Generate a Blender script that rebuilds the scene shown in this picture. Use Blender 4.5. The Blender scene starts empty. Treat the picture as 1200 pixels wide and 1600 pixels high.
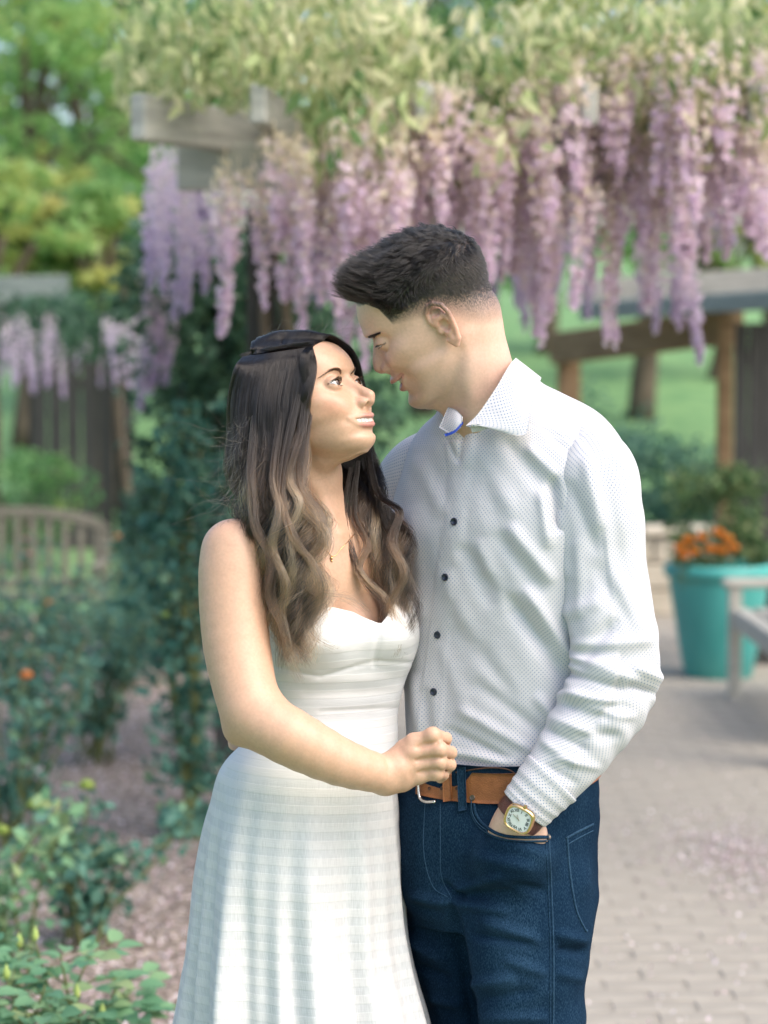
import bpy, bmesh, math, random, time
import numpy as np
from mathutils import Vector, Matrix
from mathutils.bvhtree import BVHTree
T0 = time.time()
rng = np.random.default_rng(7)
random.seed(7)
scene = bpy.context.scene
COL = scene.collection

# ------------------------------------------------------------------ camera
F_PX, PITCH, CAM_H = 3778.0, math.radians(3.59), 1.6      # pixels refer to a 1200 x 1600 frame
cam_d = bpy.data.cameras.new('camera')
cam = bpy.data.objects.new('camera', cam_d); COL.objects.link(cam)
cam.location = (0, 0, CAM_H); cam.rotation_euler = (math.pi / 2 - PITCH, 0, 0)
cam_d.sensor_fit = 'VERTICAL'; cam_d.sensor_height = 36; cam_d.lens = 85
cam_d.clip_end = 500
cam_d.dof.use_dof = True; cam_d.dof.focus_distance = 3.26; cam_d.dof.aperture_fstop = 4.0
cam_d.dof.aperture_blades = 0
scene.camera = cam

# ------------------------------------------------------------------ sky and sun
SUN_EL, SUN_AZ = math.radians(50), math.radians(128)     # azimuth clockwise from +Y (view direction)
world = bpy.data.worlds.new('World'); scene.world = world; world.use_nodes = True
wn = world.node_tree
bg = wn.nodes['Background']; sky = wn.nodes.new('ShaderNodeTexSky')
sky.sky_type = 'NISHITA'; sky.sun_disc = False
sky.sun_elevation = SUN_EL; sky.sun_rotation = SUN_AZ
sky.air_density = 1.0; sky.dust_density = 3.2; sky.ozone_density = 1.0
wn.links.new(sky.outputs[0], bg.inputs[0]); bg.inputs[1].default_value = 0.15
sun_d = bpy.data.lights.new('sun', 'SUN'); sun = bpy.data.objects.new('sun', sun_d); COL.objects.link(sun)
sun_d.energy = 1.2; sun_d.angle = math.radians(55); sun_d.color = (1, .93, .84)
sdir = Vector((math.sin(SUN_AZ) * math.cos(SUN_EL), math.cos(SUN_AZ) * math.cos(SUN_EL), math.sin(SUN_EL)))
sun.rotation_euler = sdir.to_track_quat('Z', 'Y').to_euler()
vs = scene.view_settings
vs.view_transform = 'Standard'; vs.look = 'None'; vs.gamma = 1.0; vs.use_curve_mapping = False
vs.exposure = 1.17
scene.render.engine = 'CYCLES'
cy = scene.cycles
cy.use_denoising = True
cy.max_bounces = 8; cy.diffuse_bounces = 3; cy.glossy_bounces = 2; cy.transmission_bounces = 4
cy.transparent_max_bounces = 12; cy.caustics_reflective = False; cy.caustics_refractive = False
cy.sample_clamp_indirect = 6

# ------------------------------------------------------------------ helpers
def P(px, py, D):
    """world point seen at pixel (px,py) of the 1200x1600 frame, at depth Y = D"""
    dx, dz = (px - 600) / F_PX, -(py - 800) / F_PX
    c, s = math.cos(PITCH), math.sin(PITCH)
    y, z = c + s * dz, -s + c * dz
    k = D / y
    return np.array((dx * k, D, CAM_H + z * k))

def PV(q):
    """P for an (N,3) array of px, py, depth"""
    q = np.asarray(q, float)
    dx, dz = (q[:, 0] - 600) / F_PX, -(q[:, 1] - 800) / F_PX
    c, s = math.cos(PITCH), math.sin(PITCH)
    k = q[:, 2] / (c + s * dz)
    return np.stack((dx * k, q[:, 2], CAM_H + (-s + c * dz) * k), 1)

def GP(px, py):
    """ground point under a pixel"""
    dx, dz = (px - 600) / F_PX, -(py - 800) / F_PX
    c, s = math.cos(PITCH), math.sin(PITCH)
    y, z = c + s * dz, -s + c * dz
    k = -CAM_H / z
    return np.array((dx * k, y * k, 0.0))

def proj(v):
    """world points (N,3) -> pixels (N,2)"""
    v = np.asarray(v, float)
    c, s = math.cos(PITCH), math.sin(PITCH)
    zz = v[:, 2] - CAM_H
    fw = v[:, 1] * c - zz * s
    up = v[:, 1] * s + zz * c
    return np.stack((600 + F_PX * v[:, 0] / fw, 800 - F_PX * up / fw), 1)

def link(o, parent=None):
    COL.objects.link(o)
    if parent is not None:
        o.parent = parent
        if parent.parent is None and parent.type == 'EMPTY': o.matrix_parent_inverse = Matrix.Translation(-Vector(parent.location))
    return o

def mesh_obj(name, verts, faces, mat=None, parent=None, smooth=True):
    me = bpy.data.meshes.new(name)
    verts = np.ascontiguousarray(verts, np.float32)
    if isinstance(faces, np.ndarray):
        n = faces.shape[1]
        me.vertices.add(len(verts)); me.vertices.foreach_set('co', verts.ravel())
        me.loops.add(faces.size); me.loops.foreach_set('vertex_index', faces.astype(np.int32).ravel())
        me.polygons.add(len(faces)); me.polygons.foreach_set('loop_start', np.arange(0, faces.size, n, dtype=np.int32))
        me.update(calc_edges=True)
    else:
        me.from_pydata([tuple(map(float, v)) for v in verts], [], faces); me.update()
    if smooth: me.polygons.foreach_set('use_smooth', np.ones(len(me.polygons), bool))
    if mat is not None: me.materials.append(mat)
    o = bpy.data.objects.new(name, me)
    return link(o, parent)

def attr(o, name, data, kind='FLOAT'):
    data = np.ascontiguousarray(data, np.float32)
    a = o.data.attributes.new(name, kind, 'POINT')
    a.data.foreach_set({'FLOAT': 'value', 'FLOAT_VECTOR': 'vector', 'FLOAT_COLOR': 'color'}[kind], data.ravel())

def empty(name, loc, label=None, cat=None, group=None):
    o = bpy.data.objects.new(name, None); link(o); o.location = loc
    tag(o, label, cat, group)
    return o

def tag(o, label=None, cat=None, group=None, kind=None):
    if label: o['label'] = label
    if cat: o['category'] = cat
    if group: o['group'] = group
    if kind: o['kind'] = kind
    return o

def smooth_interp(xs, ys, x):
    """monotone-ish cubic (Catmull-Rom) interpolation of a table, ys may be (N,k)"""
    xs = np.asarray(xs, float); ys = np.asarray(ys, float); x = np.asarray(x, float)
    one = ys.ndim == 1
    if one: ys = ys[:, None]
    m = np.gradient(ys, xs, axis=0)
    i = np.clip(np.searchsorted(xs, x) - 1, 0, len(xs) - 2)
    h = xs[i + 1] - xs[i]; t = np.clip((x - xs[i]) / h, 0, 1)
    t2, t3 = t * t, t * t * t
    r = ((2 * t3 - 3 * t2 + 1)[..., None] * ys[i] + ((t3 - 2 * t2 + t) * h)[..., None] * m[i]
         + (-2 * t3 + 3 * t2)[..., None] * ys[i + 1] + ((t3 - t2) * h)[..., None] * m[i + 1])
    return r[..., 0] if one else r

# value noise in numpy
_G = rng.random((64, 64, 64)).astype(np.float32) * 2 - 1
def vnoise(p):
    p = np.asarray(p, np.float32)
    i = np.floor(p).astype(int); f = p - i; f = f * f * (3 - 2 * f)
    i &= 63; j = (i + 1) & 63
    x0, y0, z0 = i[..., 0], i[..., 1], i[..., 2]; x1, y1, z1 = j[..., 0], j[..., 1], j[..., 2]
    fx, fy, fz = f[..., 0], f[..., 1], f[..., 2]
    a = _G[x0, y0, z0] * (1 - fx) + _G[x1, y0, z0] * fx; b = _G[x0, y1, z0] * (1 - fx) + _G[x1, y1, z0] * fx
    c = _G[x0, y0, z1] * (1 - fx) + _G[x1, y0, z1] * fx; d = _G[x0, y1, z1] * (1 - fx) + _G[x1, y1, z1] * fx
    return (a * (1 - fy) + b * fy) * (1 - fz) + (c * (1 - fy) + d * fy) * fz

# ------------------------------------------------------------------ implicit surfaces
class Field:
    """list of smooth-blended primitives, meshed by surface nets"""
    def __init__(self): self.ops = []
    def add(self, fn, lo, hi, mode='u', k=.005, frame=None):
        m = k + .006
        lo = np.asarray(lo, float) - m; hi = np.asarray(hi, float) + m
        if frame is not None:
            o, R, s = frame
            c = np.array([[(lo, hi)[a][0], (lo, hi)[b][1], (lo, hi)[c_][2]] for a in (0, 1) for b in (0, 1) for c_ in (0, 1)])
            w = (c * s) @ R + o
            lo, hi = w.min(0), w.max(0)
        self.ops.append((fn, lo, hi, mode, k, frame))
    def ev(self, p, lo=None, hi=None):
        d = np.full(len(p), .05, np.float32); cache = {}
        p = p.astype(np.float32)
        if lo is None:          # large scattered set: every primitive only touches the points near it
            X, Y, Z = (np.ascontiguousarray(p[:, a]) for a in range(3))
            for fn, l, h, mode, k, fr in self.ops:
                m = np.flatnonzero((X > l[0]) & (X < h[0]) & (Y > l[1]) & (Y < h[1]) & (Z > l[2]) & (Z < h[2]))
                if len(m) == 0: continue
                q = p[m]
                if fr is not None: q = ((q - fr[0]) @ fr[1].T) / fr[2]
                d[m] = self.comb(d[m], fn(q.astype(np.float32)) * (fr[2] if fr is not None else 1.0), mode, k)
            return d
        for fn, l, h, mode, k, fr in self.ops:
            if (h < lo).any() or (l > hi).any(): continue
            sc = 1.0
            if fr is not None:
                if id(fr) not in cache: cache[id(fr)] = (((p - fr[0]) @ fr[1].T) / fr[2]).astype(np.float32)
                q = cache[id(fr)]; sc = fr[2]
            else: q = p
            d = self.comb(d, fn(q) * sc, mode, k)
        return d
    @staticmethod
    def comb(d, e, mode, k):
        if mode == 'g': return d - e
        if mode == 'u':
            h_ = np.maximum(k - np.abs(d - e), 0)
            return np.minimum(d, e) - h_ * h_ * (.25 / k)
        h_ = np.maximum(k - np.abs(d + e), 0)
        return np.maximum(d, -e) + h_ * h_ * (.25 / k)
    def mesh(self, h, B=12, project=1):
        lo = np.min([o[1] for o in self.ops if o[3] == 'u'], 0); hi = np.max([o[2] for o in self.ops if o[3] == 'u'], 0)
        nb = np.ceil((hi - lo) / (h * B)).astype(int)
        n = nb * B + 1
        D = np.full(n, .05, np.float32)
        g = np.arange(B + 1) * h
        off = np.stack(np.meshgrid(g, g, g, indexing='ij'), -1).reshape(-1, 3)
        r = h * B * .5
        cg = [lo[a] + np.arange(nb[a] + 1) * B * h for a in range(3)]
        cor = np.stack(np.meshgrid(*cg, indexing='ij'), -1)
        mid = cor[:-1, :-1, :-1] + r
        dc = self.ev(cor.reshape(-1, 3)).reshape(cor.shape[:3]); dm = self.ev(mid.reshape(-1, 3)).reshape(mid.shape[:3])
        mn, mx = dm.copy(), dm.copy()
        for a in (0, 1):
            for b in (0, 1):
                for c in (0, 1):
                    q = dc[a:nb[0] + a, b:nb[1] + b, c:nb[2] + c]; mn = np.minimum(mn, q); mx = np.maximum(mx, q)
        for ix, iy, iz in np.argwhere((mn < r * 1.3) & (mx > -r * 1.3)):
            b0 = lo + np.array((ix, iy, iz)) * B * h; b1 = b0 + B * h
            D[ix * B:ix * B + B + 1, iy * B:iy * B + B + 1, iz * B:iz * B + B + 1] = self.ev(b0 + off, b0, b1).reshape(B + 1, B + 1, B + 1)
        for ix, iy, iz in np.argwhere(mx <= -r * 1.3):
            D[ix * B:ix * B + B, iy * B:iy * B + B, iz * B:iz * B + B] = np.minimum(D[ix * B:ix * B + B, iy * B:iy * B + B, iz * B:iz * B + B], -.01)
        v, f = surface_nets(D, lo, h)
        for _ in range(project):
            d0 = self.ev(v); e = h * .5
            gr = np.stack([self.ev(v + np.eye(3)[a] * e) - d0 for a in range(3)], 1) / e
            l2 = (gr * gr).sum(1) + .05
            step = np.clip(d0 / l2, -h, h)
            v = v - gr * step[:, None]
        v = taubin(v, f, 2)
        return v, f

def surface_nets(D, lo, h):
    ins = D < 0
    c = np.zeros(np.array(D.shape) - 1, np.int8)
    for a in (0, 1):
        for b in (0, 1):
            for e in (0, 1):
                c += ins[a:D.shape[0] - 1 + a, b:D.shape[1] - 1 + b, e:D.shape[2] - 1 + e]
    act = np.argwhere((c > 0) & (c < 8))
    idx = np.full(c.shape, -1, np.int32); idx[tuple(act.T)] = np.arange(len(act))
    s = np.zeros((len(act), 3)); w = np.zeros(len(act))
    cor = [(a, b, e) for a in (0, 1) for b in (0, 1) for e in (0, 1)]
    for p in cor:
        for ax in range(3):
            if p[ax]: continue
            q = list(p); q[ax] = 1
            d0 = D[tuple((act + p).T)]; d1 = D[tuple((act + q).T)]
            m = (d0 < 0) != (d1 < 0)
            t = np.where(m, d0 / np.where(m, d0 - d1, 1), 0)
            pos = np.array(p, float) + t[:, None] * np.eye(3)[ax]
            s[m] += pos[m]; w[m] += 1
    v = lo + (act + s / w[:, None]) * h
    F = []
    for ax in range(3):
        o = [(1, 2), (2, 0), (0, 1)][ax]
        sl0 = [slice(None)] * 3; sl1 = [slice(None)] * 3
        sl0[ax] = slice(0, -1); sl1[ax] = slice(1, None)
        ch = ins[tuple(sl0)] != ins[tuple(sl1)]
        e = np.argwhere(ch)
        e = e[(e[:, o[0]] > 0) & (e[:, o[1]] > 0) & (e[:, o[0]] < D.shape[o[0]] - 1) & (e[:, o[1]] < D.shape[o[1]] - 1)]
        def at(a, b):
            k = e.copy(); k[:, o[0]] -= a; k[:, o[1]] -= b
            return idx[tuple(k.T)]
        q = np.stack((at(0, 0), at(1, 0), at(1, 1), at(0, 1)), 1)
        flip = ins[tuple(e.T)]
        q[~flip] = q[~flip][:, ::-1]
        F.append(q)
    f = np.concatenate(F); f = f[(f >= 0).all(1)]
    return v, f[:, ::-1] if False else f

def taubin(v, f, it):
    e = np.concatenate((f[:, (0, 1)], f[:, (1, 2)], f[:, (2, 3)], f[:, (3, 0)]))
    n = len(v); cnt = np.bincount(e.ravel(), minlength=n).astype(float)
    cnt[cnt == 0] = 1
    for k in range(it):
        for lam in (.5, -.52):
            s = np.zeros_like(v)
            for a in range(3):
                s[:, a] = np.bincount(e[:, 0], v[e[:, 1], a], n) + np.bincount(e[:, 1], v[e[:, 0], a], n)
            v = v + lam * (s / cnt[:, None] - v)
    return v

def vnormals(v, f):
    a, b, c = v[f[:, 0]], v[f[:, 1]], v[f[:, 2]]
    fn = np.cross(c - a, v[f[:, 3]] - b) if f.shape[1] == 4 else np.cross(b - a, c - a)
    n = np.zeros_like(v)
    for k in range(f.shape[1]):
        for a_ in range(3): n[:, a_] += np.bincount(f[:, k], fn[:, a_], len(v))
    return n / (np.linalg.norm(n, axis=1)[:, None] + 1e-12)

def L2(x): return np.sqrt((x * x).sum(-1))
def sphere(c, r): c = np.asarray(c, float); return (lambda p: L2(p - c) - r), c - r, c + r
def ellip(c, r):
    c = np.asarray(c, float); r = np.asarray(r, float)
    def fn(p):
        q = p - c; k0 = L2(q / r); k1 = L2(q / (r * r)) + 1e-9
        return k0 * (k0 - 1) / k1
    return fn, c - r, c + r
def rcone(a, b, r1, r2):
    """tapered capsule"""
    a = np.asarray(a, float); b = np.asarray(b, float); ba = b - a; l = ba @ ba
    def fn(p):
        q = p - a; t = np.clip(q @ ba / l, 0, 1)
        return L2(q - t[:, None] * ba) - (r1 + (r2 - r1) * t)
    m = max(r1, r2)
    return fn, np.minimum(a, b) - m, np.maximum(a, b) + m
def chain(pts, rs):
    """one tube through several points (min of tapered capsules, slightly blended)"""
    fs = [rcone(pts[i], pts[i + 1], rs[i], rs[i + 1]) for i in range(len(pts) - 1)]
    kk = .25 * min(rs)
    def fn(p):
        d = fs[0][0](p)
        for g in fs[1:]:
            e = g[0](p); h = np.maximum(kk - np.abs(d - e), 0) / kk
            d = np.minimum(d, e) - h * h * kk * .25
        return d
    return fn, np.min([g[1] for g in fs], 0), np.max([g[2] for g in fs], 0)
def bump(c, s, amp, mirror=False):
    c = np.asarray(c, float); s = np.broadcast_to(np.asarray(s, float), 3)
    def fn(p):
        q = p
        if mirror: q = p.copy(); q[:, 0] = np.abs(q[:, 0])
        return amp * np.exp(-.5 * (((q - c) / s) ** 2).sum(1))
    lo, hi = c - 3 * s, c + 3 * s
    if mirror: lo[0] = -hi[0]
    return fn, lo, hi
def groove(pts, sig, amp, mirror=False):
    pts = [np.asarray(q, float) for q in pts]
    def fn(p):
        q = p
        if mirror: q = p.copy(); q[:, 0] = np.abs(q[:, 0])
        d = np.full(len(p), 9.)
        for a, b in zip(pts[:-1], pts[1:]):
            ba = b - a; t = np.clip((q - a) @ ba / (ba @ ba), 0, 1); d = np.minimum(d, L2(q - a - t[:, None] * ba))
        return amp * np.exp(-.5 * (d / sig) ** 2)
    lo = np.min(pts, 0) - 3 * sig; hi = np.max(pts, 0) + 3 * sig
    if mirror: lo[0] = -hi[0]
    return fn, lo, hi
def mir(prim):
    fn, lo, hi = prim
    def g(p):
        q = p.copy(); q[:, 0] = np.abs(q[:, 0]); return fn(q)
    lo = lo.copy(); lo[0] = -hi[0]
    return g, lo, hi

# ------------------------------------------------------------------ lofts
def loft(rings, close_ends=False):
    """rings (R,N,3) -> verts, quads ; closed around"""
    R, N, _ = rings.shape
    v = rings.reshape(-1, 3)
    i = np.arange(R - 1)[:, None] * N; j = np.arange(N)[None]
    j2 = (j + 1) % N
    f = np.stack((i + j, i + j2, i + N + j2, i + N + j), -1).reshape(-1, 4)
    return v, f

def tube(pts, rs, N=8, flat=None):
    """round tube along a polyline with radii; open grid closed by caps"""
    pts = np.asarray(pts, float); R = len(pts)
    rs = np.broadcast_to(np.asarray(rs, float), R)
    t = np.gradient(pts, axis=0); t /= np.linalg.norm(t, axis=1)[:, None] + 1e-12
    u = np.cross(t[0], (0, 0, 1.)) if abs(t[0][2]) < .9 else np.cross(t[0], (0, 1., 0))
    u /= np.linalg.norm(u)
    rings = []
    for k in range(R):
        u = u - (u @ t[k]) * t[k]; u /= np.linalg.norm(u) + 1e-12
        w = np.cross(t[k], u)
        a = np.arange(N) * 2 * math.pi / N
        rings.append(pts[k] + rs[k] * (np.cos(a)[:, None] * u + np.sin(a)[:, None] * w))
    v, f = loft(np.array(rings))
    v = np.concatenate((v, pts[:1], pts[-1:])); n = R * N
    caps = []
    f = [tuple(q) for q in f]
    for j in range(N):
        f.append((n, (j + 1) % N, j)); f.append((n + 1, n - N + j, n - N + (j + 1) % N))
    return v, f

def catmull(pts, n):
    pts = np.asarray(pts, float); m = len(pts)
    return smooth_interp(np.arange(m), pts, np.linspace(0, m - 1, n))

class MB:
    """collects simple shapes into one mesh"""
    def __init__(self): self.v = []; self.f = []
    def add(self, v, f):
        o = len(self.v); self.v += [tuple(map(float, q)) for q in v]; self.f += [tuple(int(i) + o for i in q) for q in f]
        return self
    def box(self, c, size, R=None, bev=0.0):
        sx, sy, sz = np.array(size) / 2.
        b = min(bev, sx * .9, sy * .9, sz * .9)
        vs, fs = [], []
        if b <= 0:
            vs = [(x, y, z) for x in (-sx, sx) for y in (-sy, sy) for z in (-sz, sz)]
            fs = [(0, 1, 3, 2), (4, 6, 7, 5), (0, 4, 5, 1), (2, 3, 7, 6), (0, 2, 6, 4), (1, 5, 7, 3)]
        else:
            bm = bmesh.new(); bmesh.ops.create_cube(bm, size=2)
            for q in bm.verts: q.co = Vector((q.co.x * sx, q.co.y * sy, q.co.z * sz))
            bmesh.ops.bevel(bm, geom=bm.edges[:], offset=b, segments=1, affect='EDGES')
            bm.verts.index_update(); vs = [tuple(q.co) for q in bm.verts]; fs = [[q.index for q in f.verts] for f in bm.faces]; bm.free()
        vs = np.array(vs)
        if R is not None: vs = vs @ np.array(R).T
        return self.add(vs + np.array(c), fs)
    def bar(self, a, b, w, h, bev=0.0):
        a = np.array(a, float); b = np.array(b, float); d = b - a; l = np.linalg.norm(d); d /= l
        s = np.cross(d, (0, 0, 1.)) if abs(d[2]) < .98 else np.array((1., 0, 0)); s /= np.linalg.norm(s)
        u = np.cross(s, d)
        return self.box((a + b) / 2, (w, l, h), np.stack((s, d, u), 1), bev)
    def tube(self, pts, rs, N=8): return self.add(*tube(pts, rs, N))
    def build(self, name, mat, parent=None, smooth=False):
        return mesh_obj(name, np.array(self.v), self.f, mat, parent, smooth)

# ------------------------------------------------------------------ materials
def new_mat(name):
    m = bpy.data.materials.new(name); m.use_nodes = True
    nt = m.node_tree; b = nt.nodes['Principled BSDF']
    return m, nt, b
def N(nt, t, **kw):
    n = nt.nodes.new(t)
    for k, v in kw.items():
        if k.startswith('i_'):
            key = k[2:]; key = int(key) if key.isdigit() else key.replace('_', ' ')
            n.inputs[key].default_value = v
        else: setattr(n, k, v)
    return n
def ramp(nt, fac, stops):
    r = nt.nodes.new('ShaderNodeValToRGB'); e = r.color_ramp.elements
    while len(e) < len(stops): e.new(.5)
    for q, (p, c) in zip(e, stops): q.position = p; q.color = (*c, 1)
    nt.links.new(fac, r.inputs[0]); return r
def mat_simple(name, c1, c2=None, scale=20, rough=.7, bump_s=0.0, detail=4, spec=.3, coord='Object', stretch=None, sub=0, trans=0, metallic=0, bscale=None):
    """noise-mottled surface"""
    m, nt, b = new_mat(name)
    tc = N(nt, 'ShaderNodeTexCoord'); mp = N(nt, 'ShaderNodeMapping')
    if stretch: mp.inputs['Scale'].default_value = stretch
    nt.links.new(tc.outputs[coord], mp.inputs[0])
    no = N(nt, 'ShaderNodeTexNoise', i_Scale=scale, i_Detail=detail); nt.links.new(mp.outputs[0], no.inputs['Vector'])
    r = ramp(nt, no.outputs[0], [(.3, c1), (.7, c2 or c1)])
    nt.links.new(r.outputs[0], b.inputs['Base Color'])
    b.inputs['Roughness'].default_value = rough; b.inputs['Specular IOR Level'].default_value = spec; b.inputs['Metallic'].default_value = metallic
    if bump_s:
        n2 = no
        if bscale: n2 = N(nt, 'ShaderNodeTexNoise', i_Scale=bscale, i_Detail=detail); nt.links.new(mp.outputs[0], n2.inputs['Vector'])
        bp = N(nt, 'ShaderNodeBump', i_Strength=bump_s, i_Distance=.005); nt.links.new(n2.outputs[0], bp.inputs['Height']); nt.links.new(bp.outputs[0], b.inputs['Normal'])
    return m
def mat_leaf(name, c1, c2, c3=None, rough=.5, translucent=.35):
    """leaf: colour varies by an 'tone' attribute (per leaf) and object random; light passes through"""
    m, nt, b = new_mat(name)
    a = N(nt, 'ShaderNodeAttribute', attribute_name='tone')
    r = ramp(nt, a.outputs['Fac'], [(0, c1), (.6, c2), (1, c3 or c2)])
    nt.links.new(r.outputs[0], b.inputs['Base Color']); b.inputs['Roughness'].default_value = rough
    b.inputs['Specular IOR Level'].default_value = .3
    tr = N(nt, 'ShaderNodeBsdfTranslucent'); nt.links.new(r.outputs[0], tr.inputs[0])
    mx = N(nt, 'ShaderNodeMixShader', i_0=translucent); nt.links.new(b.outputs[0], mx.inputs[1]); nt.links.new(tr.outputs[0], mx.inputs[2])
    nt.links.new(mx.outputs[0], nt.nodes['Material Output'].inputs[0])
    return m
# ================================================================== people
S = 3.3 / F_PX                                   # metres per pixel at the couple

# ---- head, local frame: x right, y forward, z up, ear canal at origin; metres
def head_frame(origin, fwd_az, pitch, roll, scale):
    """fwd_az: angle of the facing direction in the ground plane, from +x towards -y"""
    f = np.array((math.cos(pitch) * math.cos(fwd_az), -math.cos(pitch) * math.sin(fwd_az), math.sin(pitch)))
    r = np.cross(f, (0, 0, 1.)); r /= np.linalg.norm(r); u = np.cross(r, f)
    c, s = math.cos(roll), math.sin(roll)
    r, u = r * c + u * s, u * c - r * s
    return (np.asarray(origin, float), np.stack((r, f, u)), scale)       # rows: world = local @ R * s + o

def anchored(fr, local, target):
    """the same frame moved so that a local point lies on a world point"""
    return (fr[0] + np.asarray(target) - (np.asarray(local) * fr[2]) @ fr[1] - fr[0], fr[1], fr[2])
def to_local(fr, v): return ((v - fr[0]) @ fr[1].T) / fr[2]
def to_world(fr, v): return (np.asarray(v, float) * fr[2]) @ fr[1] + fr[0]

ZC = .098          # chin to ear canal
def head_field(F, fr, male):
    #          z     front   back    width  ywide
    T = [(-.004, .082, .050, .010, .066),
         (.004, .0925, .030, .027, .060),
         (.014, .0985, .014, .038, .050),
         (.026, .0945, .002, .0470, .040),
         (.040, .0965, -.010, .0535, .032),
         (.055, .0985, -.022, .0585, .028),
         (.070, .0975, -.045, .0630, .025),
         (.085, .0950, -.066, .0670, .022),
         (.100, .0920, -.080, .0695, .016),
         (.115, .0890, -.092, .0715, .008),
         (.130, .0935, -.098, .0735, -.002),
         (.150, .0945, -.100, .0755, -.010),
         (.170, .0885, -.096, .0755, -.012),
         (.190, .0760, -.085, .0705, -.010),
         (.205, .0600, -.071, .0610, -.008),
         (.217, .0405, -.052, .0460, -.008),
         (.2245, .0200, -.031, .0270, -.006)]
    T = np.array(T)
    T[:, 0] = np.where(T[:, 0] > .13, .13 + (T[:, 0] - .13) * (.86 if male else .75), T[:, 0])
    if male:
        T[1:6, 3] *= 1.10; T[0:3, 1] -= .0055; T[3, 1] -= .007; T[4, 1] -= .0055; T[5, 1] -= .004; T[6, 1] -= .0035; T[7:10, 1] -= .003; T[10, 1] += .0010
    else:
        T[1:6, 3] *= .94; T[0:3, 1] -= .0035; T[3, 1] -= .001; T[10:13, 1] -= .001; T[:, 2] = np.where(T[:, 2] < -.05, T[:, 2] * .93, T[:, 2]); T[9:, 3] *= .97
    sh = (lambda zz: np.where(np.asarray(zz) < .074, .074 - (.074 - np.asarray(zz)) * .80, zz)) if not male else (lambda zz: zz)     # her lower face is shorter
    T[:, 0] = sh(T[:, 0])
    zs = T[:, 0] - ZC
    def base(p):
        z = np.clip(p[:, 2], zs[0], zs[-1])
        t = smooth_interp(zs, T[:, 1:], z)
        dy = p[:, 1] - t[:, 3]
        ry = np.where(dy > 0, t[:, 0] - t[:, 3], t[:, 3] - t[:, 1])
        w = t[:, 2]
        n = np.where(dy > 0, 2.25, 2.05)
        q = ((np.abs(p[:, 0]) / w) ** n + (np.abs(dy) / ry) ** n) ** (1 / n)
        d = (q - 1) * np.minimum(w, .065) * .95
        ex = np.abs(p[:, 2] - z)
        return np.where(ex > 0, np.sqrt(np.maximum(d, 0) ** 2 + ex ** 2), d)
    A = lambda prim, mode='u', k=.005: F.add(*prim, mode=mode, k=k, frame=fr)
    z = lambda v: v - ZC
    V = lambda x, y, zz: np.array((x, y, float(sh(zz)) - ZC))
    A((base, np.array((-.08, -.105, z(-.006))), np.array((.08, .105, z(.230)))))
    # soft jaw angle, cheeks, temples
    A(bump(V(.050, .012, .046), (.014, .018, .018), .0030 if male else .002, True), 'g')
    A(bump(V(.052, .062, .094), (.014, .014, .009), .0040 if male else .0045, True), 'g')     # cheekbones
    A(bump(V(.038, .082, .080), (.012, .010, .010), .0062 if male else .0058, True), 'g')     # smiling cheek
    A(bump(V(.046, .068, .052), (.013, .014, .013), -.0022 if male else .0008, True), 'g')
    A(bump(V(.072, .055, .132), (.012, .016, .014), -.0035, True), 'g')
    # brow ridge and eye sockets
    A(bump(V(.024, .093, .129), (.017, .010, .0055), .0042 if male else .0018, True), 'g')
    A(bump(V(.030, .094, .1105 + (.002 if male else 0)), (.0135, .016, .0085), -.0105, True), 'g')
    A(bump(V(.0145, .092, .113), (.004, .008, .007), -.004, True), 'g')
    # nose
    if male:
        A(rcone(V(0, .0835, .118), V(0, .1010, .088), .0056, .0072), k=.007)
        A(rcone(V(0, .1000, .089), V(0, .1048, .0812), .0068, .0078), k=.006)
        A(bump(V(0, .098, .101), (.006, .008, .007), .0012), 'g')
        A(rcone(V(0, .0780, .112), V(0, .0880, .0790), .0090, .0135), k=.008)
    else:
        A(rcone(V(0, .0870, .114), V(0, .1085, .087), .0050, .0062), k=.009)
        A(rcone(V(0, .1080, .087), V(0, .1135, .0825), .0056, .0067), k=.006)
        A(rcone(V(0, .0800, .110), V(0, .0905, .0790), .0078, .0118), k=.008)
    ny = -.0090 if male else 0.0
    A(mir(ellip(V(.0112 if male else .0102, .1035 + ny, .0755), (.0062, .0090, .0064) if male else (.0052, .0080, .0056))), k=.0045)
    A(mir(rcone(V(.0112 if male else .0100, .1000 + ny, .0765), V(.0120, .0900 + ny, .0770), .0070 if male else .0058, .0080 if male else .0068)), k=.004)
    A(rcone(V(0, .1120 + ny, .0755), V(0, .1000 + ny, .0700), .0052, .0050), k=.005)
    A(groove([V(.0195, .1030 + ny, .0810), V(.0200, .0990 + ny, .0735)], .0020, -.0016, True), 'g')
    A(mir(ellip(V(.0074, .1066 + ny, .0690), (.0036, .0066, .0050))), 's', .002)
    # philtrum, mouth
    A(groove([V(0, .104, .066), V(0, .1045, .055)], .0028, -.0010), 'g')
    A(bump(V(0, .095, .050), (.018, .012, .012), .0028), 'g')
    mz = .0065 if male else 0.0
    cz = (.0555 if male else .0520)
    up = [V(.0285, .0850, cz), V(.0200, .0935, .0485), V(.0095, .1010, .0478), V(0, .1035, .0462)]
    lo = [V(.0285, .0850, cz - .0015), V(.0195, .0920, .0395), V(.0095, .0985, .0350), V(0, .1003, .0338)]
    if not male:
        W = lambda x, y, zz: np.array((x, y, zz - ZC))
        up = [W(.0330, .0862, .0592), W(.0215, .0940, .0572), W(.0100, .1012, .0570), W(0, .1035, .0556)]
        lo = [W(.0330, .0862, .0578), W(.0210, .0915, .0478), W(.0100, .0980, .0442), W(0, .1000, .0432)]
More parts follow.
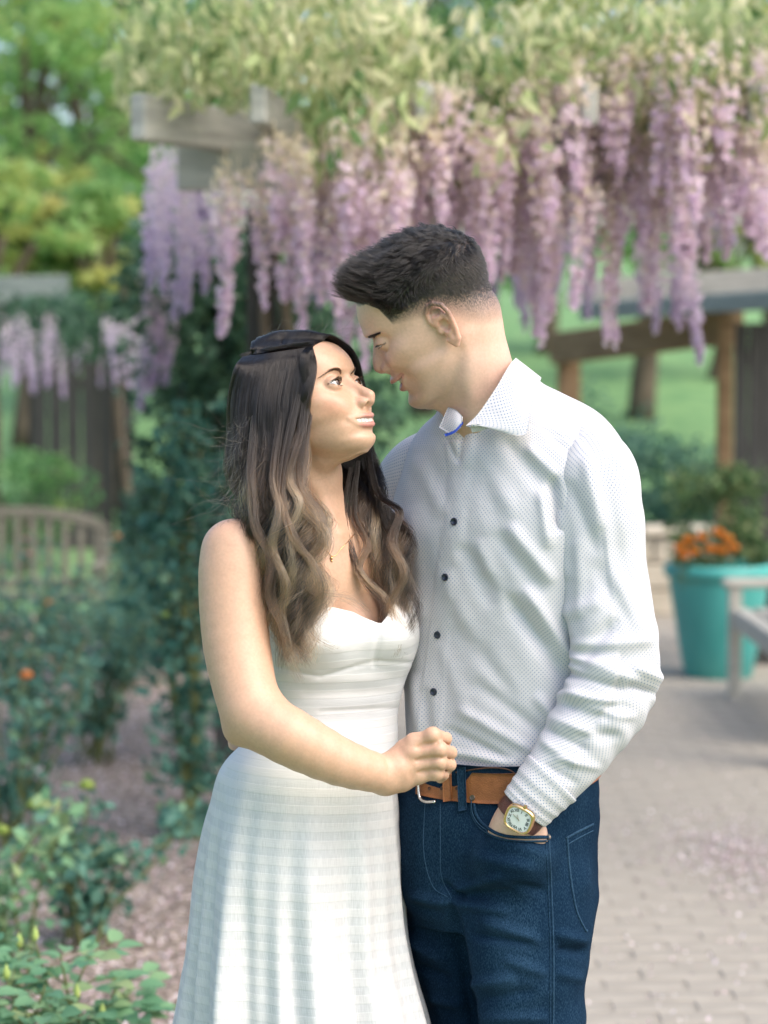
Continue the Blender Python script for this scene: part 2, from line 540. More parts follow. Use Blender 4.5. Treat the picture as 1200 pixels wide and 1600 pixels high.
    if male:
        up = [V(.0335, .0800, .0622), V(.0210, .0910, .0565), V(.0100, .0975, .0548), V(0, .0998, .0532)]
        lo = [V(.0335, .0800, .0605), V(.0205, .0868, .0425), V(.0100, .0915, .0385), V(0, .0930, .0375)]
        A(bump(V(.040, .086, .054), (.010, .012, .013), -.0085, True), 'g')
    A(mir(chain(up, [.0016, .0033, .0042, .0042] if male else [.0013, .0027, .0034, .0033])), k=.0035)
    A(mir(chain(lo, [.0016, .0036, .0048, .0052] if male else [.0013, .0030, .0040, .0043])), k=.0035)
    def mouth(p):
        x = np.abs(p[:, 0])
        X = [0, .0095, .0195, .0285]
        X = [0, .0100, .0210, .0335 if male else .0330]
        zu = np.interp(x, X, [up[3][2], up[2][2], up[1][2], up[0][2]]) - .0030
        zl = np.interp(x, X, [lo[3][2], lo[2][2], lo[1][2], lo[0][2]]) + .0030
        yf = np.interp(x, X, [.0905, .0890, .0840, .0790] if not male else [.0830, .0815, .0770, .0710])
        return np.maximum.reduce((p[:, 2] - zu, zl - p[:, 2], x - (.0318 if male else .0305), yf - p[:, 1]))
    A((mouth, V(-.03, .075, .030), V(.03, .112, .066)), 's', .0012)
    A(groove([V(.0300, .0865, .0545 + mz) + np.array((.003, -.006, .001)) * (1 if male else 1.2), V(.0315, .0830, .0480 + mz) + np.array((.003, -.006, 0)) * (1 if male else 0)], .0036, -.0014 if male else -.0003, True), 'g')
    A(groove([V(.0200, .1000, .0745), V(.0290, .0915, .0640 + mz * .4), V(.0375, .0825, .0500 + mz)], .0036, -.0022 if male else -.0007, True), 'g')
    A(bump(V(0, .099, .0265), (.016, .010, .0045), -.0022), 'g')
    A(bump(V(0, .0965 - (.007 if male else .003), .0130), (.012, .010, .009), .0036 if male else .0016), 'g')
    # lids: a shell round each eyeball with an almond opening
    EB = V(.0312, .0772, .1105)
    if male: EB = V(.0312, .0752, .1130)
    A(mir(sphere(EB, .0139)), k=.0045)
    if male: A(chain([V(0, .078, .012), V(0, .050, .004), V(0, .018, .004)], [.016, .024, .030]), k=.012)
    else: A(chain([V(0, .078, .014), V(0, .050, .018), V(0, .018, .020)], [.014, .020, .026]), k=.012)
    if male: hu, hl, tilt, dz0 = .0024, .0018, .06, -.0022
    else: hu, hl, tilt, dz0 = .0052, .0046, .10, .0002
    def lids(p):
        x = np.abs(p[:, 0]) - EB[0]; zz = p[:, 2] - EB[2] - dz0 - tilt * x
        a = np.clip(1 - (x / .0132) ** 2, 0, 1)
        return np.maximum.reduce((zz - hu * a ** .75, -hl * a - zz, np.abs(x) - .0132, EB[1] + .004 - p[:, 1]))
    A((lids, np.array((-.046, EB[1] + .003, EB[2] - .008)), np.array((.046, EB[1] + .02, EB[2] + .008))), 's', .0008)
    A(groove([EB + np.array((-.013, .0125, .0045)), EB + np.array((0, .0155, .0088)), EB + np.array((.013, .0075, .0050))], .0013, -.0016, True), 'g')
    # ears
    ea, fl = math.radians(-10), math.radians(24)
    def ear_pt(u, v, w=0.0):     # u back, v up, w out from the head; a plate leaning out towards its back
        y = -.004 - u * math.cos(fl); x = .0690 + u * math.sin(fl) + w
        yy = y * math.cos(ea) - v * math.sin(ea); zz = v * math.cos(ea) + y * math.sin(ea)
        return np.array((x, yy + (.007 if male else 0), zz + (-.006 if male else .003)))
    rim = [(.004, .004), (-.001, .016), (.003, .027), (.012, .0335), (.022, .033), (.0295, .024), (.030, .012), (.026, -.002), (.021, -.014), (.014, -.026), (.006, -.031), (.001, -.021)]
    A(mir(chain([ear_pt(.006, .010, .000), ear_pt(.016, .016, -.002), ear_pt(.016, .004, -.002), ear_pt(.010, -.014, .000)], [.008, .0095, .0085, .0068])), k=.004)
    A(mir(chain([ear_pt(a, b, .004) for a, b in rim], [.0022, .0028, .0030, .0032, .0034, .0034, .0033, .0033, .0036, .0044, .0046, .0036])), k=.003)
    A(mir(chain([ear_pt(.020, .022, .004), ear_pt(.0225, .008, .004), ear_pt(.018, -.008, .004), ear_pt(.011, -.014, .004)], [.0018, .0026, .0026, .0030])), k=.003)
    A(mir(sphere(ear_pt(.0085, -.022, .003), .0058)), k=.004)
    A(mir(ellip(ear_pt(.012, -.001, .006), (.0075, .0075, .0095))), 's', .003)
    A(mir(ellip(ear_pt(.013, .021, .007), (.0062, .0085, .0052))), 's', .003)
    A(mir(ellip(ear_pt(.001, -.003, .0025), (.0034, .0034, .0062))), k=.004)       # tragus
    return dict(up=up, lo=lo, EB=EB)

def seg_dist(p, pts):
    d = np.full(len(p), 9.)
    for a, b in zip(pts[:-1], pts[1:]):
        a = np.asarray(a, float); b = np.asarray(b, float)
        ba = b - a; t = np.clip((p - a) @ ba / (ba @ ba), 0, 1); d = np.minimum(d, L2(p - a - t[:, None] * ba))
    return d
def sstep(a, b, x): t = np.clip((x - a) / (b - a), 0, 1); return t * t * (3 - 2 * t)

# ---- skin material: colour comes from the 'skin' vertex attribute, fine relief from noise
def skin_mat(name, bumpk=.16):
    m, nt, b = new_mat(name)
    a = N(nt, 'ShaderNodeAttribute', attribute_name='skin')
    tc = N(nt, 'ShaderNodeTexCoord')
    no = N(nt, 'ShaderNodeTexNoise', i_Scale=55, i_Detail=5); nt.links.new(tc.outputs['Object'], no.inputs['Vector'])
    mr = N(nt, 'ShaderNodeMapRange', i_3=.90, i_4=1.10); nt.links.new(no.outputs[0], mr.inputs[0])
    mu = N(nt, 'ShaderNodeMix', data_type='RGBA', blend_type='MULTIPLY'); mu.inputs[0].default_value = 1
    nt.links.new(a.outputs['Color'], mu.inputs[6]); nt.links.new(mr.outputs[0], mu.inputs[7])
    nt.links.new(mu.outputs[2], b.inputs['Base Color'])
    n3 = N(nt, 'ShaderNodeTexNoise', i_Scale=260, i_Detail=4); nt.links.new(tc.outputs['Object'], n3.inputs['Vector'])
    m3 = N(nt, 'ShaderNodeMapRange', i_3=.84, i_4=1.12); nt.links.new(n3.outputs[0], m3.inputs[0])
    mu2 = N(nt, 'ShaderNodeMix', data_type='RGBA', blend_type='MULTIPLY'); mu2.inputs[0].default_value = 1; nt.links.new(mu.outputs[2], mu2.inputs[6]); nt.links.new(m3.outputs[0], mu2.inputs[7]); nt.links.new(mu2.outputs[2], b.inputs['Base Color'])
    rr = N(nt, 'ShaderNodeMapRange', i_3=.34, i_4=.58); nt.links.new(no.outputs[0], rr.inputs[0]); nt.links.new(rr.outputs[0], b.inputs['Roughness']); b.inputs['Specular IOR Level'].default_value = .45
    b.inputs['Subsurface Weight'].default_value = .16; b.inputs['Subsurface Radius'].default_value = (1, .35, .2); b.inputs['Subsurface Scale'].default_value = .008
    n2 = N(nt, 'ShaderNodeTexNoise', i_Scale=700, i_Detail=3); nt.links.new(tc.outputs['Object'], n2.inputs['Vector'])
    bp = N(nt, 'ShaderNodeBump', i_Strength=bumpk, i_Distance=.001); nt.links.new(n2.outputs[0], bp.inputs['Height']); nt.links.new(bp.outputs[0], b.inputs['Normal'])
    return m

def hair_obj(name, curves, mat, parent, tones=None, radius=.00012, taper=True):
    """curves: list/array of (n,3) point arrays -> one Curves object"""
    cu = bpy.data.hair_curves.new(name)
    sizes = [len(c) for c in curves]
    cu.add_curves(sizes)
    pts = np.concatenate(curves).astype(np.float32)
    cu.attributes['position'].data.foreach_set('vector', pts.ravel()) if 'position' in cu.attributes else cu.position_data.foreach_set('vector', pts.ravel())
    r = cu.attributes.get('radius') or cu.attributes.new('radius', 'FLOAT', 'POINT')
    rad = np.concatenate([np.full(n, 1.) if not taper else np.interp(np.linspace(0, 1, n), [0, .6, 1], [1, .9, .25]) for n in sizes])
    if np.ndim(radius): rad = rad * np.repeat(np.asarray(radius), sizes)
    else: rad = rad * radius
    r.data.foreach_set('value', rad.astype(np.float32))
    if tones is not None:
        t = cu.attributes.new('tone', 'FLOAT', 'POINT'); t.data.foreach_set('value', np.concatenate(tones).astype(np.float32))
    cu.materials.append(mat)
    o = bpy.data.objects.new(name, cu)
    return link(o, parent)

def hair_mat(name, stops, rough=.3):
    m, nt, b = new_mat(name)
    a = N(nt, 'ShaderNodeAttribute', attribute_name='tone')
    r = ramp(nt, a.outputs['Fac'], stops)
    h = N(nt, 'ShaderNodeBsdfHairPrincipled'); h.parametrization = 'COLOR'
    nt.links.new(r.outputs[0], h.inputs['Color']); h.inputs['Roughness'].default_value = rough; h.inputs['Radial Roughness'].default_value = .5
    try: h.inputs['Random Roughness'].default_value = .3
    except Exception: pass
    nt.links.new(h.outputs[0], nt.nodes['Material Output'].inputs[0])
    return m
def hair_shell_mat(name, c1, c2):
    return mat_simple(name, c1, c2, 60, rough=.5, spec=.3)

def eye_mat():
    m, nt, b = new_mat('eyeball')
    a = N(nt, 'ShaderNodeAttribute', attribute_name='skin'); nt.links.new(a.outputs['Color'], b.inputs['Base Color'])
    b.inputs['Roughness'].default_value = .06; b.inputs['Specular IOR Level'].default_value = .6
    return m
EYE = eye_mat()
def eyeballs(fr, EB, gaze, parent, R=.0123):
    """gaze: local direction"""
    g = np.asarray(gaze, float); g /= np.linalg.norm(g)
    n, mS = 48, 28
    th = np.linspace(0, math.pi, mS)[:, None]; ph = (np.arange(n) * 2 * math.pi / n)[None]
    a = np.cross(g, (1., 0, 0)); a /= np.linalg.norm(a); b = np.cross(g, a)
    unit = (np.cos(th)[..., None] * g + (np.sin(th) * np.cos(ph))[..., None] * a + (np.sin(th) * np.sin(ph))[..., None] * b)
    ang = np.broadcast_to(th, (mS, n)).ravel()
    r = R * (1 + .055 * np.exp(-(ang / .36) ** 2))
    u = unit.reshape(-1, 3)
    col = np.ones((len(u), 4)); col[:, :3] = (.80, .76, .72)
    iris = 1 - sstep(.46, .52, ang); pup = 1 - sstep(.17, .21, ang); limb = np.exp(-((ang - .47) / .05) ** 2)
    col[:, :3] = col[:, :3] * (1 - iris[:, None]) + iris[:, None] * np.array((.060, .026, .012))
    col[:, :3] *= (1 - .7 * limb[:, None]); col[:, :3] *= 1 - .95 * pup[:, None]
    for sx in (1, -1):
        c = EB * np.array((sx, 1, 1))
        v, f = loft((c + u * r[:, None]).reshape(mS, n, 3))
        o = mesh_obj('eyeball', to_world(fr, v), f, EYE, parent)
        attr(o, 'skin', col, 'FLOAT_COLOR')

def teeth(fr, male, parent, mat):
    """upper row: single teeth, each a rounded block, on an arc"""
    mb = MB()
    zc = (.0515 if male else .0530) - ZC
    x = 0.0; widths = [.0085, .0066, .0074, .0066]
    for sx in (1, -1):
        x = 0
        for k, w in enumerate(widths):
            cx = (x + w / 2) * sx; x += w
            cy = (.0890 if male else .0965) - (13.0 if male else 11.5) * cx * cx
            ang = math.atan(28.0 * cx)
            R = np.array(((math.cos(ang), math.sin(ang), 0), (-math.sin(ang), math.cos(ang), 0), (0, 0, 1)))
            drop = (0, .0004, -.0003, .0004, .0008)[k]
            mb.box((cx, cy, zc + drop + (7.0 if male else 4.0) * cx * cx), (w * .97, .006, .0115), R, .0011)
    mb.v = [tuple(q) for q in to_world(fr, np.array(mb.v))]
    return mb.build('teeth', mat, parent, True)
TEETH = mat_simple('tooth_enamel', (.78, .75, .69), (.82, .79, .73), 80, rough=.22, spec=.5)

def brow_and_lash(fr, EB, male, body_v, body_f, parent, hmat):
    """short hairs for eyebrows and lashes, rooted on the skin"""
    bvh = BVHTree.FromPolygons([tuple(q) for q in body_v], [tuple(q) for q in body_f]) if not isinstance(body_v, BVHTree) else body_v
    def root(x, z):
        o = Vector(to_world(fr, np.array((x, .16, z)))); d = Vector(fr[1][1] * -1)
        hit = bvh.ray_cast(o, d)
        return (np.array(hit[0]), np.array(hit[1])) if hit[0] else (None, None)
    cs, ts = [], []
    pts = [(.013, .1235), (.022, .1283), (.034, .1300), (.047, .1255)] if not male else [(.009, .1165), (.022, .1225), (.034, .1275), (.047, .1285)]
    pts = np.array(pts); wid = .0042 if not male else .0095
    for sx in (1, -1):
        for k in range(1300 if male else 480):
            t = rng.random() ** .9
            c = smooth_interp(np.arange(4), pts, np.array([t * 3]))[0]
            c2 = smooth_interp(np.arange(4), pts, np.array([min(3, t * 3 + .1)]))[0]
            dr = c2 - c; dr /= np.linalg.norm(dr) + 1e-9
            ww = wid * (1 - .55 * t) * (1 if t > .08 else .7)
            off = (rng.random() - .5) * ww
            a, n = root(sx * c[0], c[1] + off - ZC)
            if a is None: continue
            lift = .55 * (1 - t) - off / ww * .5
            dl = np.array((sx * dr[0], -.2, dr[1] + lift)); dl /= np.linalg.norm(dl)
            dw = (dl * fr[2]) @ fr[1]; dw = dw / np.linalg.norm(dw)
            dw = dw - n * (dw @ n) * .8; L = rng.uniform(.005, .0085)
            cs.append(np.array([a - n * .0004, a + dw * L * .5 + n * .0009, a + dw * L + n * .0006])); ts.append(np.full(3, rng.random() * .2 + (0 if male else .40)))
    b = hair_obj('eyebrows', cs, hmat, parent, ts, .00016)
    cs, ts = [], []
    hu, hl, tilt, dz0 = (.0024, .0018, .06, -.0022) if male else (.0052, .0046, .10, .0002)
    for sx in (1, -1):
        for upper in (1, 0):
            nl = (110 if not male else 60) if upper else (45 if not male else 20)
            for k in range(nl):
                x = rng.uniform(-.0125, .0130); a_ = max(0, 1 - (x / .0132) ** 2)
                zz = dz0 + tilt * x + (hu * a_ ** .75 if upper else -hl * a_)
                rr = .0139; yy = math.sqrt(max(1e-8, rr * rr - x * x - zz * zz))
                p0 = EB * np.array((1, 1, 1)) + np.array((x, yy, zz + (.0004 if upper else -.0004)))
                L = (rng.uniform(.0045, .0072) if not male else .005) * (1 if upper else .45) * (.75 + .35 * (x / .013))
                o1 = np.array((x * 10 * .03, 1.0, -.05 if upper else -.25)); o2 = np.array((x * 10 * .05 + .1, .7, .9 if upper else -.6))
                if male and upper: o2 = np.array((.1, .8, -.3))
                q = np.array([p0 - np.array((0, .0008, 0)), p0 + o1 * L * .5, p0 + o1 * L * .5 + o2 * L * .5])
                q[:, 0] *= sx
                cs.append(to_world(fr, q)); ts.append(np.zeros(3))
    l = hair_obj('eyelashes', cs, hmat, parent, ts, .00017 if not male else .00012)
    return b, l
# ------------------------------------------------------------------ the woman
WOMAN = empty('person', (P(490, 1000, 3.33)[0], 3.33, 0), 'person in sleeveless white dress with long wavy dark hair, looking up', 'person', 'couple standing close together')
MAN = empty('person', (P(790, 1000, 3.40)[0], 3.40, 0), 'person in dotted white shirt, blue jeans and tan belt, looking down', 'person', 'couple standing close together')
WH = head_frame(P(470, 640, 3.315), math.radians(27.5), math.radians(20), math.radians(0), .96)
WH = anchored(WH, (0, .122, -.021), P(588, 620, 3.27))
MH = head_frame(P(686, 505, 3.33), math.radians(185), math.radians(-32.5), math.radians(12), .985)
MH = anchored(MH, (0, .096, .032), P(571, 523, 3.345))
TW = (P(492, 1000, 3.345), np.array(((-.87, -.5, 0), (.5, -.87, 0), (0, 0, 1.))), 1.0)    # woman's torso frame
FR_W, FR_M = WH, MH

def pxpt(q): return P(q[0], q[1], q[2])
def add_chain(F, pts, k=.01, flat=None):
    a = np.array(pts, float); n = 3 * (len(a) - 1) + 1 if len(a) > 2 else len(a)
    a = catmull(a, n) if len(a) > 2 else a
    F.add(*chain([pxpt(q) for q in a], [q[3] for q in a]), k=k)

F = Field()
wl = head_field(F, WH, False)
F.add(*chain([to_world(WH, (0, -.028, -.030)), P(484, 740, 3.345), P(492, 840, 3.365)], [.050, .0425, .047]), k=.016)
F.add(*rcone(P(372, 868, 3.250), P(492, 838, 3.375), .040, .030), k=.03)
F.add(*rcone(P(603, 846, 3.420), P(492, 838, 3.375), .038, .030), k=.03)
ax = lambda prim, mode='u', k=.03: F.add(*prim, mode=mode, k=k, frame=TW)
ax(ellip((0, -.008, .075), (.108, .074, .118)))
ax(ellip((0, -.02, -.08), (.100, .062, .14)))
ax(ellip((.046, .042, .014), (.036, .034, .038)), k=.03)
ax(ellip((-.046, .042, .014), (.036, .034, .038)), k=.03)
# collar bones and the notch between them
ax(groove([(.012, .058, .152), (.060, .050, .160), (.110, .020, .172)], .006, .0030), 'g')
ax(groove([(-.012, .058, .152), (-.060, .050, .160), (-.110, .020, .172)], .006, .0030), 'g')
F.add(*groove([to_world(WH, (.045, -.02, -.045)), P(520, 800, 3.31), P(528, 850, 3.305)], .008, .0035), mode='g')
add_chain(F, [(366, 862, 3.232, .0445), (364, 930, 3.215, .0432), (370, 1010, 3.195, .0422), (385, 1085, 3.170, .0390), (399, 1120, 3.158, .0355)], k=.012)
add_chain(F, [(399, 1121, 3.158, .0345), (450, 1150, 3.138, .0370), (530, 1190, 3.150, .0308), (602, 1212, 3.178, .0232)], k=.022)
F.add(*ellip(P(372, 1142, 3.168), (.016, .018, .016)), k=.02)
add_chain(F, [(606, 848, 3.425, .042), (640, 930, 3.50, .040)], k=.02)      # far arm, round his back
# right hand, closed on the waistband
hd = 3.186
F.add(*chain([P(598, 1211, hd - .006), P(622, 1200, hd - .004), P(646, 1178, hd)], [.0235, .0225, .0150]), k=.008)
F.add(*chain([P(604, 1216, hd - .002), P(628, 1213, hd + .002), P(654, 1208, hd + .004)], [.0225, .0205, .0120]), k=.008)
F.add(*chain([P(610, 1200, hd), P(634, 1172, hd + .002), P(650, 1160, hd + .004)], [.0190, .0150, .0110]), k=.008)
fingers = [[(648, 1160, hd - .004, .0108), (676, 1149, hd - .012, .0098), (696, 1154, hd + .010, .0086), (694, 1166, hd + .028, .0076)],
           [(646, 1176, hd - .008, .0110), (686, 1171, hd - .016, .0100), (704, 1176, hd + .008, .0088), (698, 1186, hd + .028, .0078)],
           [(648, 1195, hd - .006, .0106), (686, 1191, hd - .013, .0096), (703, 1195, hd + .010, .0085), (697, 1203, hd + .028, .0076)],
           [(655, 1212, hd - .002, .0096), (682, 1208, hd - .008, .0086), (693, 1210, hd + .011, .0076), (688, 1216, hd + .026, .0068)]]
for i, fg in enumerate(fingers):
    F.add(*chain([pxpt(q) for q in fg], [q[3] for q in fg]), k=.0028)
    F.add(*sphere(pxpt(fg[1]) + np.array((0, -.001, 0)), fg[1][3] + .0007), k=.006)
    F.add(*sphere(pxpt(fg[0]) + np.array((-.002, -.001, 0)), fg[0][3] + .0006), k=.009)
for a, b in zip(fingers[:-1], fingers[1:]):      # the gaps between the fingers run back to the knuckles
    m0 = (pxpt(a[0]) + pxpt(b[0])) / 2; m1 = (pxpt(a[1]) + pxpt(b[1])) / 2; m2 = (pxpt(a[2]) + pxpt(b[2])) / 2
    F.add(*groove([m0 + np.array((.002, -.010, 0)), m1 + np.array((0, -.010, 0)), m2], .0022, -.0018), mode='g')
F.add(*chain([P(622, 1186, hd + .012), P(650, 1166, hd + .034), P(676, 1180, hd + .040)], [.014, .011, .009]), k=.008)      # thumb, behind the waistband
F.add(*groove([P(604, 1190, hd - .028), P(607, 1205, hd - .031), P(606, 1225, hd - .028)], .0016, -.0007), mode='g')
wv, wf = F.mesh(.0017)

def face_colour(v, fr, lm, male):
    p = to_local(fr, v); n = len(v)
    base = np.array((.65, .415, .315)) if male else np.array((.56, .345, .235))
    col = np.tile(base, (n, 1))
    q = p.copy(); q[:, 0] = np.abs(q[:, 0])
    def blend(w, c): col[:] = col * (1 - w[:, None]) + np.array(c) * w[:, None]
    noise = vnoise(v * 60) * .5 + vnoise(v * 160) * .3
    near = L2(p) < .16
    bl = np.exp(-(((q - np.array((.046, .076, .078 - ZC))) / np.array((.022, .03, .016))) ** 2).sum(1)) * near
    blend(bl * (.32 if male else .55), (.60, .34, .25) if male else (.57, .25, .155))
    blend(np.exp(-(((q - np.array((0, .115, .078 - ZC))) / .012) ** 2).sum(1)) * .35, (.66, .34, .26))
    ear = sstep(.071, .078, q[:, 0]) * (np.abs(p[:, 2]) < .05) * (np.abs(p[:, 1] + .016) < .035)
    blend(ear * .55, (.70, .34, .25))
    # lips
    tl = np.interp(q[:, 0], [0, .012, .022, .0285, .032] if not male else [0, .012, .024, .032, .036], [1, 1, .75, .3, -.3])
    dl = np.minimum(seg_dist(q, lm['up']) - (.0042 if male else .0035) * tl, seg_dist(q, lm['lo']) - (.0052 if male else .0045) * tl)
    blend((1 - sstep(-.0006, .0012, dl)) * (q[:, 0] < (.034 if male else .031)) * (.80 if male else .85), (.50, .20, .165) if male else (.53, .22, .19))
    inside = (q[:, 0] < .030) & (p[:, 1] < np.interp(q[:, 0], [0, .0095, .0195, .03], [.0950, .0932, .0872, .082] if not male else [.0868, .0850, .0795, .0725])) & (np.abs(p[:, 2] - ((.050 if male else .0505) - ZC)) < .010) & (p[:, 1] > .066)
    blend(inside * 1.0, (.10, .025, .02))
    # lid margins and eye sockets
    EB = lm['EB']; de = L2(q - EB)
    blend(np.exp(-((q - EB - np.array((0, .014, .002))) ** 2).sum(1) / (2 * .009 ** 2)) * .30, (.40, .22, .15))
    if not male:
        zz_, yy_ = p[:, 2] + ZC, p[:, 1]
        sc_ = sstep(.0, .012, zz_ - np.interp(yy_, [-.1, -.02, .02, .05, .075, .1], [.03, .06, .10, .150, .178, .19]))
        blend(sc_ * near, (.030, .018, .012))
        lidline = (np.abs(de - .0142) < .0022) & (q[:, 2] > EB[2] + .0005) & (p[:, 1] > EB[1])
        hu, tilt, dz0 = .0052, .10, .0002
        x = q[:, 0] - EB[0]; a_ = np.clip(1 - (x / .0132) ** 2, 0, 1)
        dz = q[:, 2] - EB[2] - dz0 - tilt * x - hu * a_ ** .75
        blend(lidline * (1 - sstep(.0003, .0020, np.abs(dz))) * .85, (.03, .018, .012))
        mole = L2(p - np.array((.0125, .0975, .0235 - ZC)))
        blend((mole < .0012) * 1.0, (.16, .075, .05))
    if male:
        x = q[:, 0] - EB[0]; a_ = np.clip(1 - (x / .0132) ** 2, 0, 1)
        dz = q[:, 2] - EB[2] + .0022 - .06 * x - .0024 * a_ ** .75
        blend((np.abs(de - .0142) < .0022) * (p[:, 1] > EB[1]) * (1 - sstep(.0003, .0020, np.abs(dz))) * .85, (.05, .03, .022))
        # stubble: jaw, chin, upper lip ; clipped sides and nape
        z = p[:, 2] + ZC
        st = sstep(.052, .030, z) * sstep(-.03, .02, p[:, 1] + 0.02) * sstep(-.02, .03, z + .01 + .0 * z)
        st = np.maximum(st, np.exp(-(((q - np.array((0, .10, .057 - ZC))) / np.array((.024, .02, .006))) ** 2).sum(1)))
        st *= near * (1 - ear) * (.75 + .5 * noise)
        blend(np.clip(st, 0, 1) * .22, (.30, .245, .215))
        w = hair_mask(p)
        speck = np.random.default_rng(3).uniform(.70, 1.25, n)
        blend(np.clip(1.15 * w ** .55 * np.where(w < .85, speck, 1.2), 0, 1) * .96, (.030, .027, .026))
    return col

def hair_mask(p):
    """0..1 how much hair the scalp grows at local point p (man): full on top, fading down the sides and nape"""
    z = p[:, 2] + ZC; y = p[:, 1]; ax_ = np.abs(p[:, 0])
    line = np.interp(y, [-.12, -.09, -.05, -.02, 0.0, .03, .052, .058, .075, .12], [.024, .032, .058, .092, .110, .121, .129, .160, .170, .180])
    soft = np.interp(y, [-.12, -.09, -.05, -.02, 0.0, .03, .052, .062, .12], [.090, .085, .075, .055, .042, .030, .014, .008, .006])
    m = sstep(0, 1, (z - line) / soft)
    front = sstep(.066, .056, y - .35 * np.maximum(0, z - .165))
    side = np.where(ax_ < .055, 1.0, 1.0)
    cap = np.where(z > .172, 1.0, front)
    return m * np.where(y > .05, np.maximum(cap, sstep(.176, .186, z + .06 * (ax_ - .03))), 1.0)

SKIN_W = skin_mat('skin_warm'); SKIN_M = skin_mat('skin_fair')
wb = mesh_obj('body', wv, wf, SKIN_W, WOMAN)
attr(wb, 'skin', np.concatenate((face_colour(wv, WH, wl, False), np.ones((len(wv), 1))), 1), 'FLOAT_COLOR')
HAIR_W = hair_mat('dark_brown_balayage_hair', [(0, (.0025, .0017, .0012)), (.25, (.0065, .0040, .0026)), (.5, (.026, .015, .0085)), (.75, (.115, .068, .037)), (1, (.46, .265, .130))], .24)
HAIR_M = hair_mat('black_brown_short_hair', [(0, (.0012, .0010, .0009)), (1, (.0085, .0065, .0055))], .28)
eyeballs(WH, wl['EB'], (.10, .93, .20), WOMAN)
teeth(WH, False, WOMAN, TEETH)
wbvh = BVHTree.FromPolygons([tuple(q) for q in wv], [tuple(q) for q in wf])
brow_and_lash(WH, wl['EB'], False, wbvh, None, WOMAN, HAIR_W)

# ------------------------------------------------------------------ the man
PHI = math.radians(38)
TM = (P(792, 1000, 3.40), np.array(((-math.cos(PHI), math.sin(PHI), 0), (-math.sin(PHI), -math.cos(PHI), 0), (0, 0, 1.))), 1.0)
F = Field()
ml = head_field(F, MH, True)
F.add(*chain([to_world(MH, (0, -.030, -.020)), P(735, 575, 3.355), P(762, 650, 3.375), P(775, 720, 3.395)], [.056, .0545, .0560, .062]), k=.018)
F.add(*groove([to_world(MH, (-.056, -.022, -.035)), P(736, 625, 3.305), P(722, 668, 3.310)], .009, .0040), mode='g')      # neck muscle
F.add(*bump(to_world(MH, (0, .052, -.105)), .012, .003), mode='g')
mv, mf = F.mesh(.0015)
F = Field()
am = lambda prim, mode='u', k=.03: F.add(*prim, mode=mode, k=k, frame=TM)
am(ellip((0, -.01, .14), (.135, .080, .13))); am(ellip((0, -.01, -.02), (.12, .075, .16)))
am(rcone((.02, -.02, .265), (-.14, -.02, .205), .045, .042)); am(rcone((-.02, -.02, .265), (.14, -.02, .205), .045, .042))
add_chain(F, [(925, 745, 3.295, .042), (950, 900, 3.285, .040), (968, 1040, 3.275, .036), (900, 1160, 3.245, .031)], k=.02)
mv2, mf2 = F.mesh(.0035)
F = Field()
add_chain(F, [(880, 1190, 3.238, .031), (828, 1256, 3.232, .0262)], k=.012)
add_chain(F, [(828, 1254, 3.232, .0260), (808, 1278, 3.238, .0262), (794, 1302, 3.254, .0262), (782, 1345, 3.282, .0230)], k=.012)
add_chain(F, [(808, 1280, 3.240, .023), (830, 1302, 3.252, .021), (836, 1350, 3.282, .018)], k=.012)
mv3, mf3 = F.mesh(.002)
F = Field()
# far arm round her back, finger ends showing past her waist
add_chain(F, [(648, 770, 3.49, .036), (570, 880, 3.525, .036), (475, 1060, 3.51, .034), (395, 1150, 3.44, .026)], k=.02)
for dy in (0, 14, 28):
    add_chain(F, [(400, 1140 + dy, 3.44, .012), (378, 1146 + dy * .6, 3.42, .010), (366, 1150 + dy * .5, 3.400, .008)], k=.006)
mv4, mf4 = F.mesh(.0035)
off = np.cumsum([0, len(mv), len(mv2), len(mv3)])
mv = np.concatenate((mv, mv2, mv3, mv4)); mf = np.concatenate((mf, mf2 + off[1], mf3 + off[2], mf4 + off[3]))
mb_ = mesh_obj('body', mv, mf, SKIN_M, MAN)
attr(mb_, 'skin', np.concatenate((face_colour(mv, MH, ml, True), np.ones((len(mv), 1))), 1), 'FLOAT_COLOR')
eyeballs(MH, ml['EB'], (0, .8, -.55), MAN)
teeth(MH, True, MAN, TEETH)
mbvh = BVHTree.FromPolygons([tuple(q) for q in mv], [tuple(q) for q in mf])
brow_and_lash(MH, ml['EB'], True, mbvh, None, MAN, HAIR_M)
# ------------------------------------------------------------------ her long wavy hair
def lerp_rows(rows, y):
    r = np.array(rows, float); return smooth_interp(r[:, 0], r[:, 1:], y)
